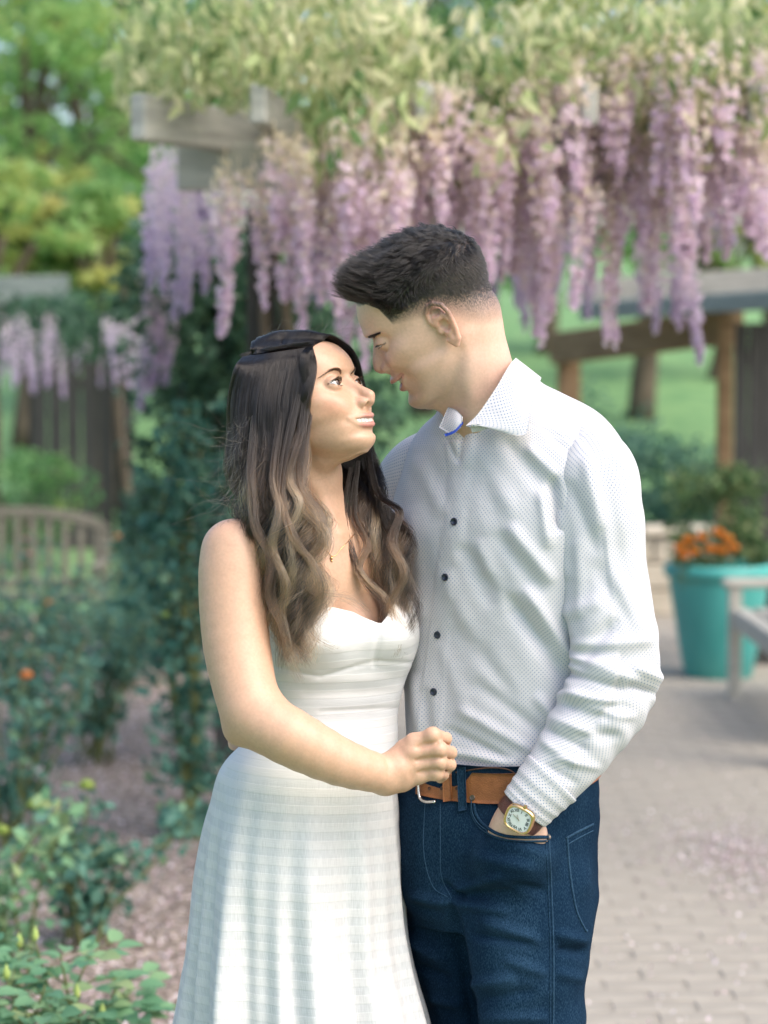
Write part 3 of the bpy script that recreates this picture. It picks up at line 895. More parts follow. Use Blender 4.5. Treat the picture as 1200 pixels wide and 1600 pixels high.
# y, left edge x, right edge x, depth at the middle
NEAR = [(542, 392, 486, 3.285), (570, 374, 490, 3.258), (620, 362, 481, 3.236), (690, 362, 477, 3.226), (760, 370, 474, 3.214), (815, 388, 503, 3.196),
        (875, 400, 492, 3.188), (920, 411, 508, 3.182), (970, 420, 492, 3.180), (1060, 446, 474, 3.178)]
FARL = [(712, 520, 582, 3.395), (780, 528, 598, 3.365), (830, 533, 630, 3.335), (880, 542, 638, 3.318), (930, 575, 641, 3.308), (985, 596, 642, 3.300), (1040, 606, 618, 3.296)]
curves, tones, rads = [], [], []
SKC, SKR = np.array((0, -.003, .027)), np.array((.0790, .0960, .0800))
def emit(path, tone, n_strand, rad_px, wave, seed, fray=1.0, thick=.00022):
    """path (M,3) as px,py,depth -> a lock of strands with a shared wave; wave=(amp px, wavelength px, start y, phase)"""
    r = np.random.default_rng(seed)
    M = 30
    p = catmull(path, M); t = np.linspace(0, 1, M)
    amp, lam, y0, ph = wave
    arc = np.concatenate(([0], np.cumsum(np.hypot(np.diff(p[:, 0]), np.diff(p[:, 1])))))
    ys = arc + path[0][1]
    for k in range(n_strand):
        a0 = r.random() * 6.283; rr = math.sqrt(r.random())
        tw = r.normal(0, 1.3)
        w = np.interp(t, [0, .12, .5, .85, 1], [.5, 1.0, 1.1, 1.15, .55 + .35 * fray]) * rad_px * rr
        ang = a0 + tw * t
        A = amp * sstep(y0, y0 + 190, ys) * (1 + .30 * r.normal())
        phs = ph + .65 * r.normal()
        wv_ = 2 * math.pi * (ys - y0) / lam + phs
        q = p.copy()
        q[:, 0] += w * np.cos(ang) + A * np.sin(wv_) + 1.2 * np.cumsum(r.normal(0, .35, M)) * t * fray
        q[:, 2] += (w * np.sin(ang) * .8 - A * (1 - np.cos(wv_)) * .55) * S
        q[:, 1] += r.normal(0, 4) * t + A * .2 * np.cos(wv_)
        end = 1 - .22 * r.random() ** 2 * fray
        q = q[:max(8, int(M * end))]
        v = PV(q)
        lq = to_local(WH, v)                          # keep every hair outside the skull
        e = (lq - SKC) / SKR; kk = np.sqrt((e * e).sum(1)); ins = (kk < 1) & (lq[:, 2] > -.02)
        if ins.any():
            lq[ins] = SKC + (lq[ins] - SKC) / np.maximum(kk[ins], .3)[:, None]
            v[ins] = to_world(WH, lq[ins])
        curves.append(v)
        tb = tone(t[:len(q)], ys[:len(q)]) + r.normal(0, .07)
        tones.append(np.clip(tb, 0, 1)); rads.append(thick * r.uniform(.7, 1.25))
def tone_fn(hi, start):
    return lambda t, y: .06 + hi * sstep(start, start + 190, y) * np.interp(t, [0, .8, 1], [1, 1, .9])
lr = np.random.default_rng(21)
def scalp(px, py, dflt, lift=.006):
    d = Vector(P(px, py, 3.3)) - Vector((0, 0, CAM_H)); d.normalize()
    h = wbvh.ray_cast(Vector((0, 0, CAM_H)), d)
    return h[0][1] - lift if h[0] is not None else dflt
yy = np.array([r[0] for r in NEAR])
nl = 64
for i in range(nl):
    s = (i + .5) / nl; s = np.clip(s + lr.normal(0, .01), .01, .99)
    q = lr.random() ** 1.2
    yend = lr.uniform(900, 1062) if s > .12 else lr.uniform(840, 960)
    ysamp = np.concatenate((np.array([NEAR[0][0] + 15 * (1 - s)]), np.linspace(575, yend, 9)))
    e = lerp_rows(NEAR, np.clip(ysamp, 542, 1060))
    x = e[:, 0] + (e[:, 1] - e[:, 0]) * s
    dep = e[:, 2] + .022 * (2 * s - 1.1) ** 2 * sstep(560, 640, ysamp) + q * .030 * sstep(560, 700, ysamp) + .01 * (ysamp < 560)
    for j in range(3): dep[j] = min(dep[j], scalp(x[j], ysamp[j], dep[j], .003 if j == 0 else .008))
    hi = lr.choice([.08, .38, .72, 1.0], p=[.30, .26, .22, .22])
    if s > .8: hi = max(hi, .5)
    grp = math.floor(s * 7)
    ph = grp * 1.7 + lr.normal(0, .35)
    emit(np.stack((x, ysamp, dep), 1), tone_fn(hi, 565 if s > .8 else 620), 125, 7.6, (lr.uniform(9, 15), lr.uniform(98, 128), 640, ph), 100 + i)
# curls that swing out in front
for i, (pts, hi, n, rp) in enumerate([
        ([(478, 610, 3.232), (470, 690, 3.218), (468, 755, 3.205), (498, 805, 3.185), (500, 850, 3.180), (476, 885, 3.178), (488, 925, 3.178), (540, 932, 3.195), (588, 968, 3.225)], .60, 60, 8),
        ([(470, 600, 3.232), (448, 700, 3.212), (440, 780, 3.190), (455, 830, 3.175), (486, 880, 3.172), (505, 930, 3.172), (478, 980, 3.172), (500, 1000, 3.172), (542, 1016, 3.178)], .55, 60, 7),
        ([(440, 640, 3.225), (428, 740, 3.200), (436, 800, 3.180), (428, 860, 3.172), (448, 920, 3.168), (440, 970, 3.165), (458, 1030, 3.165), (474, 1076, 3.165)], .7, 60, 7),
        ([(400, 640, 3.232), (392, 740, 3.205), (400, 820, 3.185), (424, 880, 3.175), (424, 940, 3.168), (446, 1000, 3.165), (446, 1050, 3.162)], .45, 60, 7),
        ([(476, 560, 3.245), (478, 640, 3.230), (462, 700, 3.210), (452, 750, 3.200), (470, 790, 3.188), (450, 840, 3.178), (462, 900, 3.172), (440, 960, 3.168)], .85, 60, 7),
        ([(484, 556, 3.255), (482, 640, 3.240), (474, 710, 3.222), (470, 780, 3.200), (506, 830, 3.180), (508, 868, 3.176), (470, 900, 3.172), (462, 950, 3.170)], .75, 60, 7)]):
    x0 = pts[0][0]; sx = np.clip((x0 - 365) / 115, 0, 1)
    pts = [(392 + 94 * sx, 556 - 15 * sx, scalp(392 + 94 * sx, 556 - 15 * sx, 3.285, .004))] + ([(x0 - 2, 585, scalp(x0 - 2, 585, 3.246, .012))] if pts[0][1] > 590 else []) + list(pts)
    pts = [(p_[0], p_[1], p_[2] + .016 * float(np.clip(1 - (p_[1] - 600) / 110, 0, 1))) if p_[1] > 575 else p_ for p_ in pts]
    emit(pts, tone_fn(hi, 620), n, rp, (3, 100, 700, i), 900 + i, 1.2)
# far side: over the crown, behind the face, and forward over the other shoulder
nl = 40
for i in range(nl):
    s = (i + .5) / nl; q = lr.random()
    st = np.array((392 + (488 - 392) * s, 554 - 14 * s, 3.30 - .022 * s))
    top = np.array((398 + (516 - 398) * s, 541 - 26 * math.sin(math.pi * min(1, .18 + s * .62)) + 3 * s, 3.335 - .03 * s))
    a = np.array((400 + (552 - 400) * s, 575 - 22 * s, 3.395 - .045 * s)); b = np.array((402 + (569 - 402) * s, 650 - 34 * s, 3.425 - .035 * s)); c = np.array((425 + (584 - 425) * s, 715, 3.43 - .025 * s))
    st[2] = scalp(st[0], st[1], st[2], .003)
    ysil = np.interp(top[0], [385, 410, 440, 480, 520, 548], [545, 529, 519, 518, 526, 550])
    m1 = np.array((st[0] * .5 + top[0] * .5, st[1] * .45 + ysil * .55, 0)); m1[2] = scalp(m1[0], m1[1], 3.30, .007)
    top[1] = ysil
    path = [st, m1, top, a, b, c]
    yend = lr.uniform(930, 1045)
    for y in np.linspace(775, yend, 5):
        e = lerp_rows(FARL, np.array([y]))[0]
        path.append(np.array((e[0] + (e[1] - e[0]) * s, y, e[2] + q * .03)))
    if s < .35: path = path[:6] + [np.array((430 + 60 * s, 800, 3.455)), np.array((440 + 80 * s, 900, 3.46))]
    hi = lr.choice([.08, .38, .72, 1.0], p=[.30, .26, .24, .20])
    emit(path, tone_fn(hi, 780), 95, 5.6, (lr.uniform(6, 11), lr.uniform(95, 120), 700, math.floor(s * 5) * 1.9 + lr.normal(0, .3)), 300 + i)
for i, (pts, hi) in enumerate([
        ([(575, 700, 3.385), (590, 770, 3.345), (624, 800, 3.318), (612, 850, 3.300), (634, 900, 3.290), (606, 950, 3.284), (624, 1000, 3.282), (612, 1030, 3.282)], .6),
        ([(560, 720, 3.375), (552, 800, 3.335), (572, 850, 3.312), (560, 890, 3.300), (596, 930, 3.292), (618, 965, 3.286), (640, 985, 3.282)], .7),
        ([(548, 730, 3.37), (540, 800, 3.335), (548, 860, 3.312), (575, 910, 3.300), (598, 950, 3.292), (596, 1000, 3.284), (580, 1035, 3.280)], .35)]):
    emit(pts, tone_fn(hi, 730), 70, 6.5, (3, 100, 760, i), 960 + i, 1.2)
# the twisted strand along the parting
for i in range(46):
    r = np.random.default_rng(500 + i); t = np.linspace(0, 1, 26)
    a = 2 * math.pi * (t * 3.2 + i / 46.0); w = 4.2 * (1 - .4 * t)
    x = 488 - 112 * t + w * np.cos(a); y = 537 + 18 * t ** 1.4 + w * .8 * np.sin(a) + r.normal(0, .8); d = np.array([scalp(q_, w_, 3.29) for q_, w_ in zip(488 - 112 * t, 537 + 18 * t ** 1.4)]); d = smooth_interp(np.arange(26)[::5], d[::5], np.arange(26)) - .002 + w * np.sin(a) * S
    curves.append(PV(np.stack((x, y, d), 1))); tones.append(np.full(26, .16 + r.normal(0, .05))); rads.append(.00022)
# flyaway hairs
for i in range(170):
    r = np.random.default_rng(2000 + i); near = r.random() < .72
    if near: x0, y0, d0 = r.uniform(362, 400), r.uniform(640, 800), 3.22
    else: x0, y0, d0 = r.uniform(400, 560), r.uniform(519, 530), 3.33
    L = r.uniform(50, 150) if near else r.uniform(25, 60); n = 16; t = np.linspace(0, 1, n)
    th = (math.pi / 2 + r.normal(.35, .5)) if near else r.uniform(-1.2, .2)
    th = th + np.cumsum(r.normal(0, .16, n) + r.normal(0, .10)); dx = np.cumsum(np.cos(th)) * L / n; dy = np.cumsum(np.sin(th)) * L / n
    curves.append(PV(np.stack((x0 + dx, y0 + dy, d0 - .015 * t), 1))); tones.append(np.full(n, r.uniform(.3, .9))); rads.append(.00008)
hair_obj('hair', curves, HAIR_W, WOMAN, tones, np.array(rads))

# ------------------------------------------------------------------ his short hair, faded at the sides
hn = vnormals(mv, mf)
hl_ = to_local(MH, mv); msk = hair_mask(hl_) * (L2(hl_) < .20) * (hl_[:, 2] > -.055) * (np.abs(hl_[:, 0]) < .09)
earz = (np.abs(hl_[:, 0]) > .0705) & (hl_[:, 2] < .036)
msk = np.where(earz, 0, msk)
area_w = np.maximum(msk - .40, .0) ** 1.5 + .07 * (msk > .05)
r = np.random.default_rng(5)
pick = r.choice(len(mv), 21000, p=area_w / area_w.sum())
NPT = 8
tt = np.linspace(0, 1, NPT)[None, :, None]
p = hl_[pick]; n = hn[pick] @ MH[1].T; z = p[:, 2] + ZC; y = p[:, 1]; m = msk[pick]; K = len(pick)
top = sstep(.142, .182, z + .10 * np.maximum(0, y)); front = sstep(.0, .07, y)
L = .0016 + .0050 * m ** 3 + top * (.019 + .015 * front)
L = L * r.uniform(.7, 1.15, K) * np.where(m < .75, .22 + .7 * m * m, 1)
# combed: sides down and back, top forward and up into a quiff
tf = sstep(.020, .050, y)[:, None]
cside = np.array((0, -.30, -.9)) * (1 - tf) + np.array((0, -.55, .15)) * tf; ctop = np.stack((np.full(K, -.15), .75 - .10 * front, .05 + 1.15 * front), 1)
comb = cside * (1 - top[:, None]) + ctop * top[:, None]
pq = np.round(p / .0042 + r.normal(0, .12, (K, 3))) * .0042
c1, c2 = vnoise(pq * 150 + 7), vnoise(pq * 150 + 31)
comb = comb + top[:, None] * np.stack((c1 * .9, c2 * .6, .35 * c1), 1)
d1 = n * (.45 + .45 * top)[:, None] + comb * .8; d1 /= np.linalg.norm(d1, axis=1)[:, None]
d2 = comb + n * .12 + r.normal(0, .07, (K, 3)); d2 /= np.linalg.norm(d2, axis=1)[:, None]
q = (p - n * .0006)[:, None] + (tt * d1[:, None] * (1 - tt * .5) + tt ** 2 * .5 * d2[:, None]) * L[:, None, None]
q = to_world(MH, q.reshape(-1, 3)).reshape(K, NPT, 3)
tn = np.clip(.3 + .3 * c1 + r.normal(0, .25, K), 0, 1)
hair_obj('hair', list(q), HAIR_M, MAN, list(np.repeat(tn[:, None], NPT, 1)), np.where(m < .45, .00008, np.where(m < .7, .00015, .00022)) * r.uniform(.8, 1.2, K))
# ------------------------------------------------------------------ folds traced on cloth: (x0,y0,x1,y1, width px, height mm)
def fold_disp(pix, folds):
    d = np.zeros(len(pix))
    for x0, y0, x1, y1, w, amp in folds:
        a = np.array((x0, y0), float); ba = np.array((x1 - x0, y1 - y0), float); L = math.hypot(*ba)
        q = pix - a; t = q @ ba / (L * L); tc = np.clip(t, 0, 1)
        r = np.hypot(*(q - tc[:, None] * ba).T)
        tap = np.clip(np.minimum(t + .25, 1.25 - t) / .45, 0, 1); tap = tap * tap * (3 - 2 * tap)
        d += amp * .001 * np.exp(-(r / w) ** 2) * tap
    return d
def supr(a, n):
    c, s = np.cos(a), np.sin(a)
    return np.sign(c) * np.abs(c) ** (2 / n), np.sign(s) * np.abs(s) ** (2 / n)

# ------------------------------------------------------------------ shirt cloth: dots laid out in metres of cloth (attribute 'cloth')
def shirt_mat():
    m, nt, b = new_mat('white_cotton_with_blue_dots')
    a = N(nt, 'ShaderNodeAttribute', attribute_name='cloth')
    sep = N(nt, 'ShaderNodeSeparateXYZ'); nt.links.new(a.outputs['Vector'], sep.inputs[0])
    def M(op, x, y=None, z=None):
        n = N(nt, 'ShaderNodeMath', operation=op)
        for i, v in enumerate((x, y, z)):
            if v is None: continue
            if isinstance(v, (int, float)): n.inputs[i].default_value = v
            else: nt.links.new(v, n.inputs[i])
        return n.outputs[0]
    pu, pv = .0058, .0058
    def grid(off):
        u = M('SUBTRACT', M('FRACT', M('ADD', M('DIVIDE', sep.outputs[0], pu), off)), .5)
        v = M('SUBTRACT', M('FRACT', M('ADD', M('DIVIDE', sep.outputs[1], pv), off)), .5)
        return M('SQRT', M('ADD', M('MULTIPLY', u, u), M('MULTIPLY', v, v)))
    d = M('MINIMUM', grid(0.0), grid(.5))
    mr = N(nt, 'ShaderNodeMapRange', i_1=.10, i_2=.155, i_3=1.0, i_4=0.0); nt.links.new(d, mr.inputs[0])
    mx = N(nt, 'ShaderNodeMix', data_type='RGBA'); nt.links.new(mr.outputs[0], mx.inputs[0])
    mx.inputs[6].default_value = (.585, .565, .58, 1); mx.inputs[7].default_value = (.08, .18, .33, 1)
    nt.links.new(mx.outputs[2], b.inputs['Base Color']); b.inputs['Roughness'].default_value = .75; b.inputs['Specular IOR Level'].default_value = .2
    tc = N(nt, 'ShaderNodeTexCoord'); no = N(nt, 'ShaderNodeTexNoise', i_Scale=38, i_Detail=6); nt.links.new(tc.outputs['Object'], no.inputs['Vector'])
    bp = N(nt, 'ShaderNodeBump', i_Strength=.35, i_Distance=.004); nt.links.new(no.outputs[0], bp.inputs['Height']); nt.links.new(bp.outputs[0], b.inputs['Normal'])
    return m
SHIRT = shirt_mat()
BLUE_TRIM = mat_simple('blue_collar_trim', (.02, .05, .30), (.03, .07, .36), 300, rough=.7)
NAVY_BUTTON = mat_simple('dark_navy_button', (.008, .014, .028), (.012, .020, .040), 500, rough=.3, spec=.5)

# y, left x, right x, tilt (front lower), depth ratio
SH = np.array([(592, 706, 830, .22, .95), (612, 700, 846, .24, .92), (630, 688, 876, .24, .82), (655, 668, 922, .20, .72), (685, 650, 952, .15, .67), (720, 638, 968, .14, .64), (765, 626, 970, .07, .64),
               (815, 618, 966, .03, .66), (900, 624, 956, 0, .68), (1000, 634, 946, 0, .70), (1060, 636, 940, 0, .72), (1100, 639, 936, .02, .74), (1140, 641, 934, .05, .75), (1175, 640, 932, .10, .76), (1200, 646, 926, .14, .76), (1222, 652, 918, .16, .76)], float)
DM = 3.40
LATV = np.array((math.cos(PHI), -math.sin(PHI), 0)); FRV = np.array((-math.sin(PHI), -math.cos(PHI), 0))
def ring_table(tab, y): return smooth_interp(tab[:, 0], tab[:, 1:], y)
def body_ring(tab, y, ang, D, lat, frv, n=2.35, grow=0.0):
    """points of horizontal (tilted) rings ; y (R,), ang (N,) -> (R,N,3)"""
    t = ring_table(tab, y)
    cs = abs(lat[0]); sn = abs(frv[0])
    e = (t[:, 1] - t[:, 0]) / 2 * D / F_PX
    A_ = e / np.sqrt(cs ** 2 + (t[:, 3] * sn) ** 2) + grow; B_ = A_ * t[:, 3]
    cx, sy = supr(ang, n)
    ctr = PV(np.stack(((t[:, 0] + t[:, 1]) / 2, y, np.full(len(y), D)), 1))
    off = (A_[:, None] * cx)[..., None] * lat + (B_[:, None] * sy)[..., None] * frv
    off[..., 2] -= t[:, 2][:, None] * (B_[:, None] * sy)
    return ctr[:, None] + off
NA, NR = 300, 300
ang = np.linspace(-math.pi / 2, 1.5 * math.pi, NA, endpoint=False)       # seam at the back; front centre at pi/2
yr = np.linspace(592, 1222, NR)
rings = body_ring(SH, yr, ang, DM, LATV, FRV)
v, f = loft(rings)
def cloth_uv(rings, mid_row):
    du = np.linalg.norm(np.diff(rings, axis=1, append=rings[:, :1]), axis=2); u = np.cumsum(du, 1) - du
    u = u - u[:, rings.shape[1] // 2][:, None]
    dv = np.linalg.norm(np.diff(rings, axis=0), axis=2); vv = np.concatenate((np.zeros((1, rings.shape[1])), np.cumsum(dv, 0)), 0)
    vv = vv - vv[mid_row][None]
    return np.stack((u, vv, np.zeros_like(u)), -1).reshape(-1, 3)
uv_shirt = cloth_uv(rings, NR // 2)
nrm = vnormals(v, f)
ctrv = np.repeat(rings.mean(1), NA, 0)
if ((v - ctrv) * nrm).sum() < 0: nrm = -nrm; f = f[:, ::-1]
pix = proj(v)
SHIRT_FOLDS = [(725, 672, 719, 722, 3, -4), (738, 676, 733, 730, 6, 3), (698, 684, 716, 720, 4, -3), (862, 752, 872, 826, 9, -13), (846, 770, 858, 850, 10, 6), (778, 838, 842, 922, 13, -6), (800, 825, 862, 905, 11, 6), (724, 858, 762, 944, 12, -5), (748, 850, 790, 950, 11, 5),
               (762, 905, 850, 1010, 13, -5), (800, 940, 882, 1062, 13, -7), (826, 925, 900, 1040, 11, 7), (702, 900, 742, 1010, 14, 4), (724, 985, 800, 1090, 14, -4), (690, 1010, 730, 1120, 12, 4),
               (745, 1070, 850, 1150, 12, -5), (720, 1110, 830, 1172, 9, 5), (700, 1140, 790, 1186, 7, -5), (690, 1172, 800, 1192, 7, 4), (650, 1060, 660, 1150, 9, 6), (668, 1080, 676, 1170, 8, -4),
               (745, 700, 800, 800, 16, 4), (790, 690, 850, 760, 14, -5), (826, 700, 866, 740, 9, 5), (655, 720, 690, 800, 14, 4), (640, 800, 660, 960, 12, 3), (840, 1090, 890, 1150, 10, 6), (860, 680, 905, 720, 8, -3)]
PLK = np.array([(712, 700), (718, 740), (710, 815), (696, 902), (684, 992), (678, 1081), (674, 1150), (672, 1230)], float)
plx = np.interp(pix[:, 1], PLK[:, 1], PLK[:, 0])
facing = nrm[:, 1] < .15
dsp = fold_disp(pix, SHIRT_FOLDS)
plk = sstep(17, 14, np.abs(pix[:, 0] - plx)) * (pix[:, 1] > 690)
st_l = -.0006 * np.exp(-((np.abs(pix[:, 0] - plx) - 11) / 1.6) ** 2) * (pix[:, 1] > 700)
dsp = dsp + .0016 * plk + st_l
# yoke seam at the shoulder
ysm = np.interp(pix[:, 0], [770, 830, 900, 960], [640, 662, 692, 730]); dsp += -.0010 * np.exp(-((pix[:, 1] - ysm) / 2.0) ** 2) * (pix[:, 0] > 760)
gen = vnoise(np.stack((uv_shirt[:, 0] * 16 + uv_shirt[:, 1] * 7, uv_shirt[:, 1] * 6 - uv_shirt[:, 0] * 4, np.zeros(len(v))), 1)) * .0035 + vnoise(np.stack((uv_shirt[:, 0] * 36 + uv_shirt[:, 1] * 18, uv_shirt[:, 1] * 14 - uv_shirt[:, 0] * 8, np.full(len(v), 3.)), 1)) * .0014
fade = sstep(600, 670, np.repeat(yr, NA)) * sstep(1222, 1190, np.repeat(yr, NA)) 
v = v + nrm * ((dsp * facing + gen) * np.maximum(fade, .15))[:, None]
shirt = mesh_obj('shirt', v, f, SHIRT, MAN); attr(shirt, 'cloth', uv_shirt, 'FLOAT_VECTOR')
sbvh = BVHTree.FromPolygons([tuple(q) for q in v], [tuple(q) for q in f])
CAM0 = Vector((0, 0, CAM_H))
def on(bvh, px, py, lift=0.0):
    d = Vector(P(px, py, 3.3)) - CAM0; d.normalize()
    h = bvh.ray_cast(CAM0, d)
    if h[0] is None: return None, None
    n = h[1] if h[1].dot(d) < 0 else -h[1]
    return np.array(h[0] + n * lift), np.array(n)

def disc(c, n, r, thick, seg=20, dish=.25, holes=False):
    """a button: rounded disc with a dished middle"""
    n = np.asarray(n, float); u = np.cross(n, (0, 0, 1.)); u /= np.linalg.norm(u); w = np.cross(n, u)
    prof = [(1.0, -.2), (1.0, .6), (.88, 1.0), (.72, 1.0), (.62, 1 - dish * 2), (.001, 1 - dish * 2)]
    a = np.arange(seg) * 2 * math.pi / seg
    rings = np.array([c + n * thick * h + r * k * (np.cos(a)[:, None] * u + np.sin(a)[:, None] * w) for k, h in prof])
    return loft(rings)
for bx, by in ((710, 815), (696, 902), (684, 992), (678, 1081)):
    c, n = on(sbvh, bx, by, .0004)
    n = (n + np.array((0, -.6, 0))); n /= np.linalg.norm(n)
    bv, bf = disc(c, n, .0053, .0022)
    bo = mesh_obj('button', bv, bf[:, ::-1], NAVY_BUTTON, shirt)

# sleeve: rings along the bent arm
SL = np.array([(900, 688, 3.330, 34), (918, 712, 3.305, 52), (931, 745, 3.288, 64), (936, 800, 3.280, 67), (946, 880, 3.276, 67), (956, 960, 3.270, 69), (961, 1020, 3.264, 71), (955, 1066, 3.256, 73), (932, 1118, 3.246, 66), (890, 1184, 3.238, 56), (851, 1228, 3.232, 47), (822, 1262, 3.232, 41)], float)
NSL, NSA = 240, 150
path = catmull(SL, NSL); pw = PV(path[:, :3]); tg = np.gradient(pw, axis=0); tg /= np.linalg.norm(tg, axis=1)[:, None]
side = np.cross(tg, (0, -1., 0)); side /= np.linalg.norm(side, axis=1)[:, None]; out = np.cross(side, tg)
a_ = np.linspace(0, 2 * math.pi, NSA, endpoint=False) + math.pi / 2
cx, sy = supr(a_, 2.2)
hw = path[:, 3] * path[:, 2] / F_PX
rs = pw[:, None] + hw[:, None, None] * (cx[None, :, None] * side[:, None] + .88 * sy[None, :, None] * out[:, None])
uvs = cloth_uv(rs, NSL // 2); uvs[:, 1] = np.repeat(uvs[:, 1].reshape(NSL, NSA).mean(1), NSA) + .31
v, f = loft(rs); nrm = vnormals(v, f); ctr = np.repeat(pw, NSA, 0)
if ((v - ctr) * nrm).sum() < 0: nrm = -nrm; f = f[:, ::-1]
pix = proj(v)
SLEEVE_FOLDS = [(905, 1040, 958, 972, 13, -9), (880, 960, 940, 940, 12, 4), (893, 1028, 992, 1062, 11, 7), (886, 1050, 985, 1082, 8, -7), (900, 1010, 1020, 1000, 10, 5), (878, 1084, 962, 1096, 8, 7), (872, 1100, 950, 1120, 8, -6), (900, 1108, 990, 1120, 8, 5),
                (866, 1122, 930, 1152, 9, 6), (856, 1140, 915, 1172, 7, -5), (905, 1150, 966, 1150, 9, -5), (850, 1160, 900, 1192, 8, 4), (990, 1040, 1036, 1062, 9, 8), (985, 1072, 1024, 1084, 6, -9), (888, 760, 930, 860, 13, -5), (915, 720, 940, 820, 12, 5), (945, 740, 975, 900, 14, -3),
                (900, 850, 905, 960, 10, 4), (930, 880, 990, 980, 16, -4), (960, 900, 1010, 1000, 13, 4), (876, 880, 895, 990, 7, 4), (872, 800, 884, 900, 7, 5), (850, 1195, 900, 1225, 7, -3), (870, 1185, 935, 1200, 7, 4)]
dsp = fold_disp(pix, SLEEVE_FOLDS) * (nrm[:, 1] < .3)
gen = vnoise(np.stack((uvs[:, 0] * 14, uvs[:, 1] * 13, np.full(len(v), 9.)), 1)) * .004 + vnoise(np.stack((uvs[:, 0] * 30 + uvs[:, 1] * 20, uvs[:, 1] * 26, np.full(len(v), 5.)), 1)) * .0016
tpar = np.repeat(np.linspace(0, 1, NSL), NSA)
elb = np.exp(-((tpar - .66) / .14) ** 2); gen += elb * .0016 * np.sin(uvs[:, 1] * 190 + 2.5 * np.sin(uvs[:, 0] * 30))
v = v + nrm * ((dsp + gen) * sstep(1.0, .88, tpar) * sstep(.0, .12, tpar))[:, None]
# close the far end softly onto the wrist
slv = mesh_obj('sleeve', v, f, SHIRT, shirt); attr(slv, 'cloth', uvs, 'FLOAT_VECTOR')
# cuff: a doubled band with an edge
n0 = int(NSL * .875)
ck = np.linspace(n0, NSL - 1, 26).astype(int)
def cuff_ring(i, grow, shift=0.0): return pw[i] + tg[i] * shift + (hw[i] + grow) * (cx[:, None] * side[i] + .88 * sy[:, None] * out[i])
cr = [cuff_ring(ck[0], -.002)] + [cuff_ring(i, .0016 + .0006 * math.sin(k * .9)) for k, i in enumerate(ck)] + [cuff_ring(ck[-1], .0016, .002), cuff_ring(ck[-1], .0004, .003), cuff_ring(ck[-1], -.0010, .002), cuff_ring(ck[-1], -.0016, -.012), cuff_ring(ck[-1], -.004, -.03)]
cr = np.array(cr); cv, cf = loft(cr)
cuff = mesh_obj('cuff', cv, cf if ((cv - np.repeat(cr.mean(1), NSA, 0)) * vnormals(cv, cf)).sum() > 0 else cf[:, ::-1], SHIRT, shirt)
cu_uv = cloth_uv(cr, 0); cu_uv[:, 1] += .002; attr(cuff, 'cloth', cu_uv, 'FLOAT_VECTOR')

# far sleeve, behind her
SR = np.array([(690, 700, 3.47, 44), (652, 745, 3.48, 62), (608, 830, 3.52, 62), (560, 940, 3.53, 56), (490, 1060, 3.52, 52), (430, 1120, 3.47, 42)], float)
path = catmull(SR, 50); w2 = PV(path[:, :3]); t2 = np.gradient(w2, axis=0); t2 /= np.linalg.norm(t2, axis=1)[:, None]
s2 = np.cross(t2, (0, -1., 0)); s2 /= np.linalg.norm(s2, axis=1)[:, None]; o2 = np.cross(s2, t2); h2 = path[:, 3] * S
a2 = np.linspace(0, 2 * math.pi, 40, endpoint=False)
r2 = w2[:, None] + h2[:, None, None] * (np.cos(a2)[None, :, None] * s2[:, None] + .9 * np.sin(a2)[None, :, None] * o2[:, None])
v, f = loft(r2); so = mesh_obj('sleeve', v, f, SHIRT, shirt); attr(so, 'cloth', cloth_uv(r2, 0), 'FLOAT_VECTOR')

# collar: stand and two leaves, each a thick bent sheet
def sheet(corners, nu, nv, bulge, thick, name, parent, mat, flip=False, uvoff=0.0):
    """corners: four rows of (px,py,D): top edge polyline and bottom edge polyline -> thick patch"""
    top, bot = (catmull(np.array(c, float), nu) for c in corners)
    t = np.linspace(0, 1, nv)[:, None, None]
    g = PV((top[None] * (1 - t) + bot[None] * t).reshape(-1, 3)).reshape(nv, nu, 3)
    uu = np.linspace(0, 1, nu)[None]; b = bulge * np.sin(math.pi * t[..., 0]) * (.4 + .6 * np.sin(math.pi * uu))
    g[..., 1] -= b
    vv, ff = grid_solid(g, thick)
    o = mesh_obj(name, vv, ff, mat, parent)
    du = np.linalg.norm(g[0, -1] - g[0, 0]) + .02; dv = np.linalg.norm(g[-1, nu // 2] - g[0, nu // 2])
    uv = np.stack(np.broadcast_arrays(uu * du, t[..., 0] * dv, 0 * uu), -1).reshape(-1, 3)
    attr(o, 'cloth', np.concatenate((uv, uv)) + uvoff, 'FLOAT_VECTOR')
    return o
def grid_solid(g, thick):
    nv, nu, _ = g.shape; v = g.reshape(-1, 3)
    i = np.arange(nv - 1)[:, None] * nu; j = np.arange(nu - 1)[None]
    f = np.stack((i + j, i + j + 1, i + nu + j + 1, i + nu + j), -1).reshape(-1, 4)
    n = vnormals(v, f); sgn = 1 if n[:, 1].mean() < 0 else -1
    if sgn < 0: f = f[:, ::-1]; n = -n
    v2 = v - n * thick; m = len(v)
    bd = np.concatenate((np.arange(nu), np.arange(1, nv) * nu + nu - 1, (nv - 1) * nu + np.arange(nu - 2, -1, -1), np.arange(nv - 2, 0, -1) * nu))
    e0, e1 = bd, np.roll(bd, -1)
    q = np.stack((e0, e0 + m, e1 + m, e1), 1)
    if sgn < 0: q = q[:, ::-1]
    return np.concatenate((v, v2)), np.concatenate((f, f[:, ::-1] + m, q[:, ::-1]))
sheet(([(728, 665, 3.264), (748, 645, 3.266), (775, 606, 3.278), (795, 572, 3.300), (806, 559, 3.335)], [(741, 663, 3.258), (816, 680, 3.244), (829, 645, 3.256), (841, 604, 3.292), (846, 590, 3.345)]), 40, 24, .006, .0022, 'collar_leaf', shirt, SHIRT)
